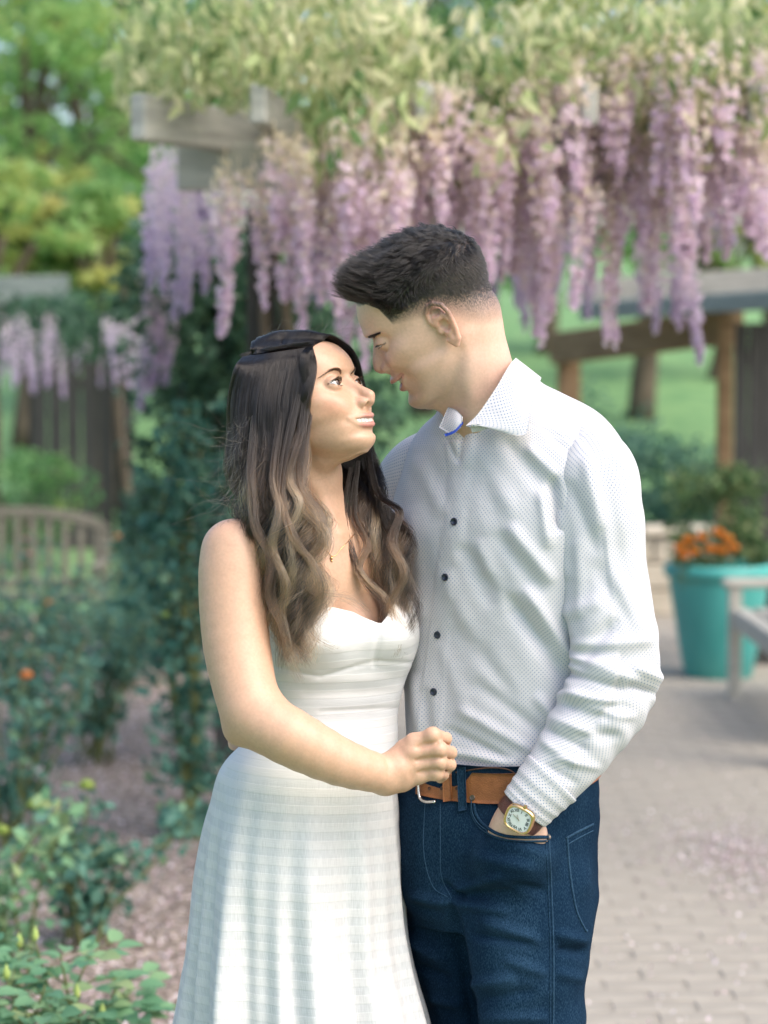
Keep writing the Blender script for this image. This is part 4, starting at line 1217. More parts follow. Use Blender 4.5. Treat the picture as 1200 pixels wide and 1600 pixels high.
sheet(([(733, 664, 3.266), (750, 648, 3.274), (776, 610, 3.286), (797, 574, 3.310), (808, 561, 3.345)], [(738, 676, 3.270), (765, 668, 3.272), (800, 640, 3.286), (830, 612, 3.310), (838, 592, 3.350)]), 40, 12, .004, .003, 'collar_stand', shirt, SHIRT, uvoff=.003)
sheet(([(722, 650, 3.300), (712, 640, 3.315), (700, 636, 3.335)], [(721, 668, 3.296), (706, 678, 3.300), (686, 668, 3.325)]), 20, 14, .006, .0022, 'collar_leaf', shirt, SHIRT, uvoff=.0015)
sheet(([(723, 658, 3.297), (710, 672, 3.293), (694, 678, 3.300)], [(724, 662, 3.295), (711, 676, 3.291), (696, 682, 3.297)]), 14, 4, .001, .0012, 'collar_trim', shirt, BLUE_TRIM)
# ------------------------------------------------------------------ jeans
def denim_mat(name, dark, mid, light):
    m, nt, b = new_mat(name)
    tc = N(nt, 'ShaderNodeTexCoord')
    mp = N(nt, 'ShaderNodeMapping'); mp.inputs['Scale'].default_value = (1, 1, .35); nt.links.new(tc.outputs['Object'], mp.inputs[0])
    n1 = N(nt, 'ShaderNodeTexNoise', i_Scale=9, i_Detail=4); nt.links.new(mp.outputs[0], n1.inputs['Vector'])
    n2 = N(nt, 'ShaderNodeTexNoise', i_Scale=900, i_Detail=2); nt.links.new(mp.outputs[0], n2.inputs['Vector'])
    wv = N(nt, 'ShaderNodeAttribute', attribute_name='wear')
    a = N(nt, 'ShaderNodeMath', operation='MULTIPLY_ADD', i_1=.5, i_2=0.0); nt.links.new(n1.outputs[0], a.inputs[0])
    b2 = N(nt, 'ShaderNodeMath', operation='MULTIPLY_ADD', i_1=.85, i_2=-.15); nt.links.new(n2.outputs[0], b2.inputs[0]); nt.links.new(a.outputs[0], b2.inputs[2])
    c2 = N(nt, 'ShaderNodeMath', operation='ADD'); nt.links.new(b2.outputs[0], c2.inputs[0]); nt.links.new(wv.outputs['Fac'], c2.inputs[1])
    r = ramp(nt, c2.outputs[0], [(.25, dark), (.62, mid), (1.0, light)]); nt.links.new(r.outputs[0], b.inputs['Base Color'])
    b.inputs['Roughness'].default_value = .95; b.inputs['Specular IOR Level'].default_value = .04
    bp = N(nt, 'ShaderNodeBump', i_Strength=.4, i_Distance=.0008); nt.links.new(n2.outputs[0], bp.inputs['Height']); nt.links.new(bp.outputs[0], b.inputs['Normal'])
    return m
DENIM = denim_mat('indigo_denim', (.0030, .0095, .022), (.0062, .0195, .042), (.030, .070, .120))
STITCH = denim_mat('worn_denim_seam', (.006, .018, .038), (.014, .036, .068), (.04, .085, .14))
JT = np.array([(1160, 650, 924, .10, .80), (1196, 644, 926, .10, .80), (1225, 632, 928, .10, .80), (1260, 618, 931, .06, .80), (1310, 616, 931, .02, .82), (1350, 619, 930, 0, .84), (1400, 628, 928, 0, .84), (1440, 650, 915, 0, .8)], float)
F = Field()
def pelvis(p):
    zt = P(774, 1160, DM)[2]; zb = P(774, 1440, DM)[2]
    yv = 1160 + (zt - p[:, 2]) / (zt - zb) * (1440 - 1160)
    yc = np.clip(yv, 1160, 1440); t = ring_table(JT, yc)
    e = (t[:, 1] - t[:, 0]) / 2 * DM / F_PX; A_ = e / np.sqrt(math.cos(PHI) ** 2 + (t[:, 3] * math.sin(PHI)) ** 2); B_ = A_ * t[:, 3]
    cxw = ((t[:, 0] + t[:, 1]) / 2 - 600) * DM / F_PX
    dx = p[:, 0] - cxw; dy = p[:, 1] - DM
    l = dx * LATV[0] + dy * LATV[1]; fr = dx * FRV[0] + dy * FRV[1]
    q = ((np.abs(l) / A_) ** 2.35 + (np.abs(fr) / B_) ** 2.35) ** (1 / 2.35)
    d = (q - 1) * .10; ex = np.maximum(np.abs(yv - yc) - 0, 0) * DM / F_PX
    return np.where(ex > 0, np.sqrt(np.maximum(d, 0) ** 2 + ex ** 2), d)
F.add(pelvis, P(560, 1440, DM) - np.array((0, .2, .0)), P(1000, 1160, DM) + np.array((0, .2, 0)), k=.02)
def leg(pts):
    a = catmull(np.array(pts, float), 9); F.add(*chain([pxpt(q) for q in a], [q[3] for q in a]), k=.016)
leg([(824, 1385, 3.345, .0890), (818, 1460, 3.335, .0900), (826, 1600, 3.325, .0745), (822, 1900, 3.335, .064), (830, 2290, 3.370, .060)])
leg([(724, 1385, 3.450, .0840), (724, 1460, 3.450, .0840), (752, 1600, 3.450, .0700), (762, 1900, 3.455, .062), (760, 2290, 3.470, .060)])
F.add(*ellip(P(800, 1336, 3.286), (.058, .069, .054)), k=.022)
v, f = F.mesh(.0042)
nrm = vnormals(v, f); pix = proj(v)
JF = [(705, 1392, 780, 1372, 7, 4), (708, 1402, 800, 1396, 7, -4), (712, 1412, 790, 1424, 7, 4), (690, 1380, 720, 1405, 6, -6), (640, 1400, 700, 1412, 7, 4), (645, 1418, 690, 1430, 6, -3), (755, 1440, 840, 1470, 9, 4), (740, 1462, 830, 1474, 6, -4), (745, 1340, 830, 1356, 10, 3),
      (800, 1385, 850, 1392, 7, -3), (705, 1420, 728, 1530, 7, -7), (726, 1530, 748, 1640, 7, -6), (735, 1540, 800, 1530, 9, 4), (745, 1566, 830, 1548, 8, -3), (760, 1590, 850, 1590, 9, 4), (790, 1500, 850, 1520, 8, 3), (870, 1460, 915, 1470, 7, 4), (875, 1484, 912, 1488, 6, -5), (870, 1520, 910, 1530, 8, 3), (640, 1470, 690, 1500, 9, 4), (650, 1510, 700, 1530, 7, -4), (670, 1560, 720, 1570, 8, 4), (770, 1310, 850, 1335, 12, 5)]
dj = 1.7 * fold_disp(pix, JF) * (nrm[:, 1] < .4) + vnoise(v * np.array((14, 14, 26))) * .0032 + vnoise(v * np.array((36, 36, 50))) * .0008
v = v + nrm * dj[:, None]
jeans = mesh_obj('jeans', v, f, DENIM, MAN)
thigh = np.exp(-(((pix[:, 0] - 812) / 45) ** 2 + ((pix[:, 1] - 1480) / 130) ** 2)) * .16 + np.exp(-(((pix[:, 0] - 690) / 30) ** 2 + ((pix[:, 1] - 1520) / 100) ** 2)) * .08 - .06
attr(jeans, 'wear', thigh + 6.0 * np.maximum(dj, 0))
jbvh = BVHTree.FromPolygons([tuple(q) for q in v], [tuple(q) for q in f])
hsel = (pxm := proj(mv3))[:, 1] > 1262
hbvh = BVHTree.FromPolygons([tuple(q) for q in v] + [tuple(q) for q in mv3], [tuple(q) for q in f] + [tuple(q) for q in mf3 + len(v)])
def seam(name, pts, r, mat, parent, lift=.0003, n=40, flat=1.0, wear=.1, bvh=None):
    q = catmull(np.array(pts, float), n); w = [on(bvh or jbvh, x, y, lift)[0] for x, y in q]; w = np.array([x for x in w if x is not None])
    if len(w) < 3: return None
    vv, ff = tube(w, r, 8); o = mesh_obj(name, vv, ff, mat, parent)
    attr(o, 'wear', np.full(len(vv), wear)); return o
seam('side_seam', [(858, 1312), (862, 1400), (865, 1500), (864, 1640)], .0014, STITCH, jeans, .0, 60)
seam('side_seam', [(853, 1312), (857, 1400), (860, 1500), (859, 1640)], .0011, DENIM, jeans, .0, 60)
seam('pocket_edge', [(741, 1250), (744, 1272), (760, 1292), (792, 1306), (855, 1308)], .0024, DENIM, jeans, .0006, 40, bvh=hbvh)
seam('pocket_stitch', [(735, 1252), (738, 1276), (756, 1299), (790, 1313), (853, 1315)], .0008, STITCH, jeans, .0010, 40, bvh=hbvh)
seam('pocket_stitch', [(738, 1251), (741, 1274), (758, 1296), (791, 1309), (854, 1312)], .0008, STITCH, jeans, .0036, 40, bvh=hbvh)
seam('fly_seam', [(664, 1256), (662, 1330), (676, 1384), (700, 1402)], .0007, STITCH, jeans, .0, 40)
seam('fly_stitch', [(688, 1256), (688, 1320), (690, 1370), (706, 1404)], .0007, STITCH, jeans, .0, 40)
seam('back_pocket_edge', [(886, 1310), (890, 1360), (900, 1420), (914, 1452), (917, 1454)], .0016, STITCH, jeans, .0004, 30)
seam('back_pocket_edge', [(884, 1310), (900, 1301), (920, 1291), (926, 1288)], .0018, STITCH, jeans, .0004, 20)
seam('back_pocket_edge', [(886, 1320), (901, 1311), (920, 1301), (926, 1298)], .0010, STITCH, jeans, .0004, 20)
RIVET = mat_simple('dark_copper_rivet', (.09, .08, .07), (.14, .12, .10), 200, rough=.35, metallic=.8)
for x, y in ((854, 1309), (740, 1247)):
    c, n = on(jbvh, x, y, .003); bv, bf = disc(c, n, .0042, .0022, 14, .1); mesh_obj('rivet', bv, bf[:, ::-1], RIVET, jeans)

# waistband, belt
def band(tab, yt, yb, grow, name, mat, parent, a0, a1, n=160, rows=6, thick=.004, yr=None):
    """a strip round the hips lying on the jeans"""
    a = np.linspace(a0, a1, n); ys = np.linspace(yt, yb, rows)
    g = body_ring(tab, ys, a, DM, LATV, FRV); ctr = g.mean((0, 1))
    R = np.zeros((rows, n)); gp = body_ring(tab, np.linspace(*(yr or (yt, yb)), rows), a, DM, LATV, FRV)
    for i in range(rows):
        for k in range(n):
            d = gp[i, k] - ctr; d[2] = 0; l = np.linalg.norm(d); d /= l
            o = np.array((ctr[0], ctr[1], gp[i, k, 2])) + d * .35
            h = jbvh.ray_cast(Vector(o), Vector(-d)); R[i, k] = max(l, .35 - h[3] if h[0] is not None else 0)
    R = np.broadcast_to(R.max(0), R.shape).copy()
    for _ in range(8): R[:, 1:-1] = (R[:, :-2] + 2 * R[:, 1:-1] + R[:, 2:]) / 4
    d = g - ctr; d[..., 2] = 0; l = np.linalg.norm(d, axis=2)[..., None]
    q = ctr + d / l * (R[..., None] + grow); q[..., 2] = g[..., 2]
    vv, ff = grid_solid(q, thick); o = mesh_obj(name, vv, ff, mat, parent); return o, q
WT = JT.copy(); WT[:, 3] = .16
wb_, _ = band(WT, 1158, 1214, .0015, 'waistband', DENIM, jeans, -.4 * math.pi, 1.45 * math.pi, thick=.005, yr=(1168, 1206))
attr(wb_, 'wear', np.full(len(wb_.data.vertices), -.05))
def leather_mat(name, c1, c2, rough=.45):
    return mat_simple(name, c1, c2, 70, rough=rough, bump_s=.35, detail=8, spec=.45, bscale=500)
TAN = leather_mat('tan_leather', (.20, .068, .020), (.29, .105, .034))
DARKEDGE = leather_mat('dark_leather_edge', (.05, .02, .01), (.08, .03, .015))
belt, bg_ = band(WT, 1168, 1212, .0055, 'belt', TAN, MAN, -.2 * math.pi, .60 * math.pi, rows=8, thick=.0035, yr=(1168, 1206))
# overlapping belt end with a curved tip, keeper loop, buckle
def join_bvh(*obs):
    vs, fs = [], []
    for o in obs: k = len(vs); vs += [tuple(q.co) for q in o.data.vertices]; fs += [tuple(i + k for i in p.vertices) for p in o.data.polygons]
    return BVHTree.FromPolygons(vs, fs)
bbvh = join_bvh(belt, jeans, wb_)
def patch(poly_top, poly_bot, name, mat, parent, bvh, lift, thick, nu=24, nv=6):
    top, bot = catmull(np.array(poly_top, float), nu), catmull(np.array(poly_bot, float), nu); g = []
    for t in np.linspace(0, 1, nv):
        row = []
        for q in top * (1 - t) + bot * t:
            w, n = on(bvh, *q, lift); row.append(w if w is not None else (row[-1] if row else P(*q, 3.28)))
        g.append(row)
    vv, ff = grid_solid(np.array(g), thick); return mesh_obj(name, vv, ff, mat, parent)
seam('belt_groove', [(712, 1207), (760, 1200), (792, 1202), (808, 1212), (815, 1222)], .0010, DARKEDGE, belt, .0, 30, bvh=bbvh)
patch([(694, 1206), (706, 1205)], [(695, 1254), (707, 1252)], 'belt_keeper', TAN, belt, bbvh, .0040, .003, 6, 6)
for x in (671, 690, 714):
    c, n = on(bbvh, x, 1232, .0004)
    if c is not None: bv, bf = disc(c, n, .0026, .0006, 12, .3); mesh_obj('belt_hole', bv, bf[:, ::-1], DARKEDGE, belt)
STEEL = mat_simple('brushed_steel', (.55, .54, .52), (.65, .64, .62), 300, rough=.25, metallic=1.0)
pts = [on(bbvh, x, y, .005)[0] for x, y in ((664, 1204), (659, 1212), (658, 1230), (660, 1248), (668, 1254), (684, 1254))]
pts = [q for q in pts if q is not None]
if len(pts) > 2: vv, ff = tube(catmull(np.array(pts), 24), .0022, 8); mesh_obj('belt_buckle', vv, ff, STEEL, belt)
patch([(717, 1199), (729, 1198)], [(719, 1268), (731, 1266)], 'belt_loop', DENIM, jeans, bbvh, .0050, .0022, 6, 14)
for o in list(jeans.children):
    if o.name.startswith('belt_loop'): attr(o, 'wear', np.full(len(o.data.vertices), .05))
c0, n0_ = on(jbvh, 893, 1245, .004)
lp = patch([(886, 1236), (894, 1234)], [(890, 1254), (898, 1252)], 'belt_loop', DENIM, jeans, jbvh, .006, .003, 5, 6); attr(lp, 'wear', np.full(len(lp.data.vertices), .05))

# ------------------------------------------------------------------ watch
GOLD = mat_simple('rose_gold', (.72, .45, .22), (.80, .52, .28), 60, rough=.2, metallic=1.0)
DIAL = mat_simple('silver_white_dial', (.74, .74, .72), (.80, .80, .78), 30, rough=.35)
STRAP = leather_mat('dark_brown_crocodile_strap', (.070, .022, .016), (.11, .036, .024), .4)
INK = mat_simple('black_print', (.01, .01, .012), None, 20, rough=.5)
wc = P(811, 1280, 3.196)
xa = P(836, 1293, 3.200) - P(788, 1268, 3.215); xa /= np.linalg.norm(xa)      # across the strap direction
nz = np.array((-.25, -.93, -.22)); nz -= xa * (nz @ xa); nz /= np.linalg.norm(nz)
ya = np.cross(nz, xa)
def wpt(x, y, z): return wc + x * xa + y * ya + z * nz
def tonneau(w, h, n=48, bul=.16):
    a = np.arange(n) * 2 * math.pi / n; x, y = supr(a, 3.6)
    return np.stack((x * w * (1 - .06 * y * y + 0 * x), y * h * (1 + bul * 0)), 1)
def tring(w, h, z, n=48): return np.array([wpt(p[0], p[1], z) for p in tonneau(w, h, n)])
# strap runs along xa (lugs at +-x), dial's twelve points along +xa rotated
CW, CH = .0205, .0185
case_r = np.array([tring(CW * .9, CH * .9, -.006), tring(CW, CH, -.004), tring(CW * 1.02, CH * 1.02, 0), tring(CW * .97, CH * .97, .0028), tring(CW * .88, CH * .88, .0036), tring(CW * .83, CH * .83, .0030), tring(CW * .82, CH * .82, .0018)])
cv, cf = loft(case_r)
watch = mesh_obj('watch', cv, cf if ((cv - wc) * vnormals(cv, cf)).sum() > 0 else cf[:, ::-1], GOLD, MAN)
dr = np.concatenate(([wpt(0, 0, .0020)], tring(CW * .84, CH * .84, .0019))); df = [(0, 1 + i, 1 + (i + 1) % 48) for i in range(48)]
mesh_obj('dial', dr, df, DIAL, watch, False)
RT = 'XII I II III IIII V VI VII VIII IX X XI'.split()
wr = Matrix((Vector(xa), Vector(ya), Vector(nz))).transposed()
up_ang = math.radians(28)                                              # twelve o'clock on the dial
for k, t in enumerate(RT):
    an = up_ang + math.pi / 2 - k * math.pi / 6
    sx, sy_ = math.cos(an), math.sin(an); sc_ = 1 / (abs(sx) ** 3.6 + abs(sy_) ** 3.6) ** (1 / 3.6)
    cu = bpy.data.curves.new('numeral', 'FONT'); cu.body = t; cu.size = .0056; cu.align_x = 'CENTER'; cu.align_y = 'CENTER'; cu.extrude = .0001; cu.offset = .00006
    tmp = bpy.data.objects.new('numeral_text', cu); me = bpy.data.meshes.new_from_object(tmp); bpy.data.objects.remove(tmp); me.name = 'numeral'; me.materials.clear(); me.materials.append(INK)
    o = bpy.data.objects.new('numeral', me); link(o, watch)
    o.matrix_local = Matrix.Translation(Vector(wpt(sx * sc_ * CW * .62, sy_ * sc_ * CH * .62, .00225))) @ (wr @ Matrix.Rotation(an - math.pi / 2, 3, 'Z')).to_4x4()
for ln, an, w in ((.0072, 2.2, .0009), (.0105, 2.75, .0007)):
    d = xa * math.cos(an) + ya * math.sin(an); mbx = MB().bar(wpt(0, 0, .0026) - d * .002, wpt(0, 0, .0026) + d * ln, w, .0003); mbx.build('hand', GOLD, watch)
cwn = MB().add(*tube([wpt(0.002, CH * 1.0, 0), wpt(.002, CH * 1.0 + .004, 0)], [.0028, .0026], 12)); cwn.build('crown', GOLD, watch)
# strap: a flat band round the wrist
wax = P(790, 1300, 3.240) - P(840, 1240, 3.232); wax /= np.linalg.norm(wax)
wctr = P(814, 1272, 3.2345); e1 = np.array((0, -1., 0)) - wax * (np.array((0, -1., 0)) @ wax); e1 /= np.linalg.norm(e1); e2 = np.cross(wax, e1)
rings = []
for k in np.linspace(-1, 1, 7):
    a = np.linspace(0, 2 * math.pi, 64, endpoint=False); rr = .0315 + .0012 * (1 - k * k)
    rings.append(wctr + wax * k * .0098 + rr * (np.cos(a)[:, None] * e1 * 1.0 + np.sin(a)[:, None] * e2 * 1.02))
vv, ff = loft(np.array(rings)); mesh_obj('strap', vv, ff, STRAP, watch)

# ------------------------------------------------------------------ the dress
def dress_mat():
    m, nt, b = new_mat('white_striped_organza')
    a = N(nt, 'ShaderNodeAttribute', attribute_name='cloth'); sep = N(nt, 'ShaderNodeSeparateXYZ'); nt.links.new(a.outputs['Vector'], sep.inputs[0])
    fr = N(nt, 'ShaderNodeMath', operation='DIVIDE', i_1=.0235); nt.links.new(sep.outputs[1], fr.inputs[0])
    fr2 = N(nt, 'ShaderNodeMath', operation='FRACT'); nt.links.new(fr.outputs[0], fr2.inputs[0])
    st = ramp(nt, fr2.outputs[0], [(.0, (0, 0, 0)), (.06, (1, 1, 1)), (.50, (1, 1, 1)), (.56, (0, 0, 0))])
    mp = N(nt, 'ShaderNodeMapping'); mp.inputs['Scale'].default_value = (900, 60, 1); nt.links.new(a.outputs['Vector'], mp.inputs[0])
    th = N(nt, 'ShaderNodeTexNoise', i_Scale=1.0, i_Detail=3); nt.links.new(mp.outputs[0], th.inputs['Vector'])
    mp2 = N(nt, 'ShaderNodeMapping'); mp2.inputs['Scale'].default_value = (60, 900, 1); nt.links.new(a.outputs['Vector'], mp2.inputs[0])
    th2 = N(nt, 'ShaderNodeTexNoise', i_Scale=1.0, i_Detail=3); nt.links.new(mp2.outputs[0], th2.inputs['Vector'])
    # thread density: opaque bands, sheer bands
    al = N(nt, 'ShaderNodeMapRange', i_3=.92, i_4=.97); nt.links.new(st.outputs[0], al.inputs[0])
    tn = N(nt, 'ShaderNodeMath', operation='MULTIPLY_ADD', i_1=.5, i_2=-.25); nt.links.new(th.outputs[0], tn.inputs[0])
    op = N(nt, 'ShaderNodeAttribute', attribute_name='opaque')
    s1 = N(nt, 'ShaderNodeMath', operation='ADD'); nt.links.new(al.outputs[0], s1.inputs[0]); nt.links.new(tn.outputs[0], s1.inputs[1])
    s2 = N(nt, 'ShaderNodeMath', operation='ADD', use_clamp=True); nt.links.new(s1.outputs[0], s2.inputs[0]); nt.links.new(op.outputs['Fac'], s2.inputs[1])
    nt.links.new(s2.outputs[0], b.inputs['Alpha'])
    cr = N(nt, 'ShaderNodeMix', data_type='RGBA'); nt.links.new(st.outputs[0], cr.inputs[0]); cr.inputs[6].default_value = (.60, .60, .605, 1); cr.inputs[7].default_value = (.625, .615, .61, 1)
    nt.links.new(cr.outputs[2], b.inputs['Base Color']); b.inputs['Roughness'].default_value = .55; b.inputs['Specular IOR Level'].default_value = .3
    hs = N(nt, 'ShaderNodeMath', operation='ADD'); nt.links.new(th2.outputs[0], hs.inputs[0]); nt.links.new(st.outputs[0], hs.inputs[1])
    bp = N(nt, 'ShaderNodeBump', i_Strength=.25, i_Distance=.0012); nt.links.new(hs.outputs[0], bp.inputs['Height']); nt.links.new(bp.outputs[0], b.inputs['Normal'])
    return m
ORG = dress_mat(); LINING = mat_simple('white_lining', (.60, .60, .605), (.63, .63, .635), 40, rough=.7)
DW = 3.345
LATW = np.array((.87, .5, 0)); FRW = np.array((.5, -.87, 0))
DT = np.array([(925, 410, 636, 0, .68), (960, 404, 646, 0, .74), (1000, 404, 647, 0, .78), (1040, 410, 639, 0, .74), (1080, 414, 628, 0, .70), (1115, 412, 621, 0, .66), (1150, 388, 620, 0, .68), (1180, 360, 620, 0, .72), (1260, 331, 620, 0, .78), (1350, 315, 624, 0, .82),
               (1450, 309, 628, 0, .86), (1600, 294, 653, 0, .9), (1800, 262, 700, 0, .92), (2290, 215, 780, 0, .92)], float)
def dress_mesh(width, folds, ytop_fn, y_bot, na=260, n1=90, n2=170, grow=0.0):
    ang = np.linspace(-math.pi / 2, 1.5 * math.pi, na, endpoint=False)
    tb = DT.copy(); mid = (tb[:, 1] + tb[:, 2]) / 2; k = np.interp(tb[:, 0], [1120, 1250, 2290], [1, width, width]); tb[:, 1] = mid + (tb[:, 1] - mid) * k; tb[:, 2] = mid + (tb[:, 2] - mid) * k
    r0 = body_ring(tb, np.array([955.]), ang, DW, LATW, FRW, 2.2)[0]; px0 = proj(r0)
    yt = ytop_fn(px0[:, 0], np.sin(ang))
    R = n1 + n2
    Y = np.empty((R, na)); t = np.linspace(0, 1, n1)[:, None]
    Y[:n1] = yt[None] * (1 - t) + 1110 * t; Y[n1:] = np.linspace(1110, y_bot, n2 + 1)[1:, None] ** 1.0
    g = np.empty((R, na, 3))
    for j in range(na): g[:, j] = body_ring(tb, Y[:, j], ang[j:j + 1], DW, LATW, FRW, 2.2, grow)[:, 0]
    return ang, Y, g
NKX = [(400, 985), (420, 966), (445, 952), (480, 944), (520, 940), (552, 948), (575, 962), (586, 968), (597, 958), (612, 942), (632, 930), (648, 930)]
def neckline(x, front): return np.where(front > -.15, np.interp(x, *zip(*NKX)), 985.0)
ang_d, Yd, g = dress_mesh(1.0, True, neckline, 2290)
na = len(ang_d); v, f = loft(g); ctr = np.repeat(g.mean(1), na, 0); nrm = vnormals(v, f)
if ((v - ctr) * nrm).sum() < 0: nrm = -nrm; f = f[:, ::-1]
uvd = cloth_uv(g, 90); pix = proj(v); yv = Yd.ravel(); av = np.tile(ang_d, len(Yd))
bust = .026 * np.exp(-(((pix[:, 0] - 497) / 46) ** 2 + ((pix[:, 1] - 1000) / 40) ** 2)) + .022 * np.exp(-(((pix[:, 0] - 610) / 34) ** 2 + ((pix[:, 1] - 992) / 40) ** 2))
DF = [(430, 1040, 500, 1056, 4, -1.6), (500, 1056, 556, 1040, 4, -1.6), (556, 1040, 590, 1030, 4, -1.6), (590, 1030, 640, 1034, 4, -1.6), (584, 970, 583, 1040, 4, -2.5), (500, 1112, 620, 1106, 4, -1.3), (470, 1000, 530, 1012, 7, 1.2), (520, 975, 570, 985, 7, 1.2), (470, 1065, 600, 1060, 9, 1.5), (480, 1085, 610, 1080, 8, -1.3)]
sk = sstep(1150, 1700, yv)
wav = sk * (.016 * np.sin(av * 7 + 1.0) + .010 * np.sin(av * 13 + .5 + yv * .002) + .006 * np.sin(av * 23 + 2)) + sstep(1110, 1400, yv) * vnoise(np.stack((av * 3.2, yv * .006, np.full(len(av), 2.)), 1)) * .006
gn = vnoise(np.stack((uvd[:, 0] * 12, uvd[:, 1] * 40, np.full(len(v), 4.)), 1)) * .0012 * sstep(1150, 1050, yv) + vnoise(np.stack((uvd[:, 0] * 40, uvd[:, 1] * 30, np.full(len(v), 8.)), 1)) * .0008
v = v + nrm * ((bust + fold_disp(pix, DF)) * (nrm[:, 1] < .3) + wav + gn)[:, None]
dress = mesh_obj('dress', v, f, ORG, WOMAN); attr(dress, 'cloth', uvd, 'FLOAT_VECTOR'); attr(dress, 'opaque', sstep(1230, 1120, yv) * .5)
# lining under the sheer skirt
_, Yl, gl = dress_mesh(.80, False, lambda x, fr: neckline(x, fr) + 4, 2200, 120, 20, 60, -.008)
vv, ff = loft(gl); pl = proj(vv); nl_ = vnormals(vv, ff); sg = 1 if ((vv - np.repeat(gl.mean(1), 120, 0)) * nl_).sum() > 0 else -1
vv = vv + sg * nl_ * ((.026 * np.exp(-(((pl[:, 0] - 497) / 46) ** 2 + ((pl[:, 1] - 1000) / 40) ** 2)) + .022 * np.exp(-(((pl[:, 0] - 610) / 34) ** 2 + ((pl[:, 1] - 992) / 40) ** 2))) * (sg * nl_[:, 1] < .3))[:, None]
mesh_obj('lining', vv, ff if ((vv - np.repeat(gl.mean(1), 120, 0)) * vnormals(vv, ff)).sum() > 0 else ff[:, ::-1], LINING, dress)
# shoulder straps
for pts in ([(446, 954, 3.230), (438, 900, 3.232), (432, 858, 3.262), (430, 838, 3.300), (432, 850, 3.36), (440, 920, 3.43)], [(628, 934, 3.318), (622, 880, 3.352), (612, 815, 3.385), (606, 803, 3.420), (600, 830, 3.46)]):
    c = catmull(np.array(pts), 24); w = PV(c); tgs = np.gradient(w, axis=0); sd = np.cross(tgs, (0, -1, 0.2)); sd /= np.linalg.norm(sd, axis=1)[:, None]
    gg = np.stack((w - sd * .008, w, w + sd * .008)); vv, ff = grid_solid(gg, .0015); so = mesh_obj('strap', vv, ff, LINING, dress)
# necklace with a tiny pendant
nk = PV(catmull(np.array([(478, 800, 3.318), (500, 842, 3.285), (520, 860, 3.276), (531, 866, 3.275), (545, 856, 3.283), (566, 830, 3.315)]), 60))
nk = np.array([np.array(wbvh.find_nearest(Vector(q))[0]) + np.array(wbvh.find_nearest(Vector(q))[1]) * .0008 for q in nk])
vv, ff = tube(nk, .0005, 6); neck = mesh_obj('necklace', vv, ff, GOLD, WOMAN)
pc = nk[30]; mbx = MB(); 
for dz, rr in ((-.003, .0022), (-.007, .0016)): mbx.add(*tube([pc + np.array((-.0015, -.001, dz)), pc + np.array((.0015, -.001, dz))], [rr, rr], 10))
mbx.build('pendant', GOLD, neck, True)
# shoes, standing on the ground
SHOE = leather_mat('brown_shoe_leather', (.05, .02, .01), (.08, .035, .018)); SANDAL = leather_mat('tan_sandal_leather', (.35, .2, .1), (.4, .24, .13))
def shoe(x, y, ang, L, w, mat, parent, name):
    F = Field(); d = np.array((math.cos(ang), math.sin(ang), 0)); c = np.array((x, y, 0))
    F.add(*chain([c - d * L * .38 + np.array((0, 0, .035)), c + np.array((0, 0, .036)), c + d * L * .42 + np.array((0, 0, .028))], [.034, .036, .027]), k=.02)
    F.add(*rcone(c - d * L * .30 + np.array((0, 0, .04)), c - d * L * .30 + np.array((0, 0, .10)), .036, .036), k=.02)
    vv, ff = F.mesh(.007); vv[:, 2] = np.maximum(vv[:, 2], 0.001); return mesh_obj(name, vv, ff, mat, parent)
for px, D in ((830, 3.345), (760, 3.45)):
    q = P(px, 2250, D); shoe(q[0], q[1], math.radians(180 + 52), .28, .1, SHOE, MAN, 'shoe')
for px, D in ((480, 3.31), (545, 3.38)):
    q = P(px, 2250, D); shoe(q[0], q[1], math.radians(-60), .23, .08, SANDAL, WOMAN, 'sandal')
# ================================================================== the garden
def leaf_cloud(c, size, up_bias=.5, tone=None, rg=None, aspect=.5, droop=0.0):
    """c (N,3) leaf centres -> pointed leaves, folded along the midrib: 6 verts, 2 quads each"""
    rg = rg or rng; n = len(c)
    d = rg.normal(size=(n, 3)); d[:, 2] -= droop; d /= np.linalg.norm(d, axis=1)[:, None]
    nr = rg.normal(size=(n, 3)); nr[:, 2] += up_bias * 3; nr -= d * (nr * d).sum(1)[:, None]; nr /= np.linalg.norm(nr, axis=1)[:, None]
    s = np.cross(d, nr); L = (np.asarray(size) * rg.uniform(.65, 1.25, n))[:, None]; w = L * aspect * .5
    a, b = c - d * L * .5, c + d * L * .5; m1 = c - d * L * .12; m2 = c + d * L * .18
    v = np.stack((a, m1 + s * w + nr * w * .35, m2 + s * w * .8 + nr * w * .3, b, m2 - s * w * .8 + nr * w * .3, m1 - s * w + nr * w * .35), 1)
    f = (np.arange(n) * 6)[:, None, None] + np.array([(0, 1, 2, 3), (0, 3, 4, 5)])[None]
    t = rg.uniform(0, 1, n) if tone is None else tone
    return v.reshape(-1, 3), f.reshape(-1, 4), np.repeat(t, 6)
def leaf_obj(name, parts, mat, parent):
    V, Fc, T = [], [], []; k = 0
    for v, f, t in parts: V.append(v); Fc.append(f + k); T.append(t); k += len(v)
    o = mesh_obj(name, np.concatenate(V), np.concatenate(Fc), mat, parent, False); attr(o, 'tone', np.clip(np.concatenate(T), 0, 1)); return o
def blob(n, c, r, rg, shell=.55):
    """points in an ellipsoid, denser near its surface"""
    u = rg.normal(size=(n, 3)); u /= np.linalg.norm(u, axis=1)[:, None]
    return np.asarray(c) + u * (rg.uniform(shell ** 3, 1, n) ** (1 / 3))[:, None] * np.asarray(r)

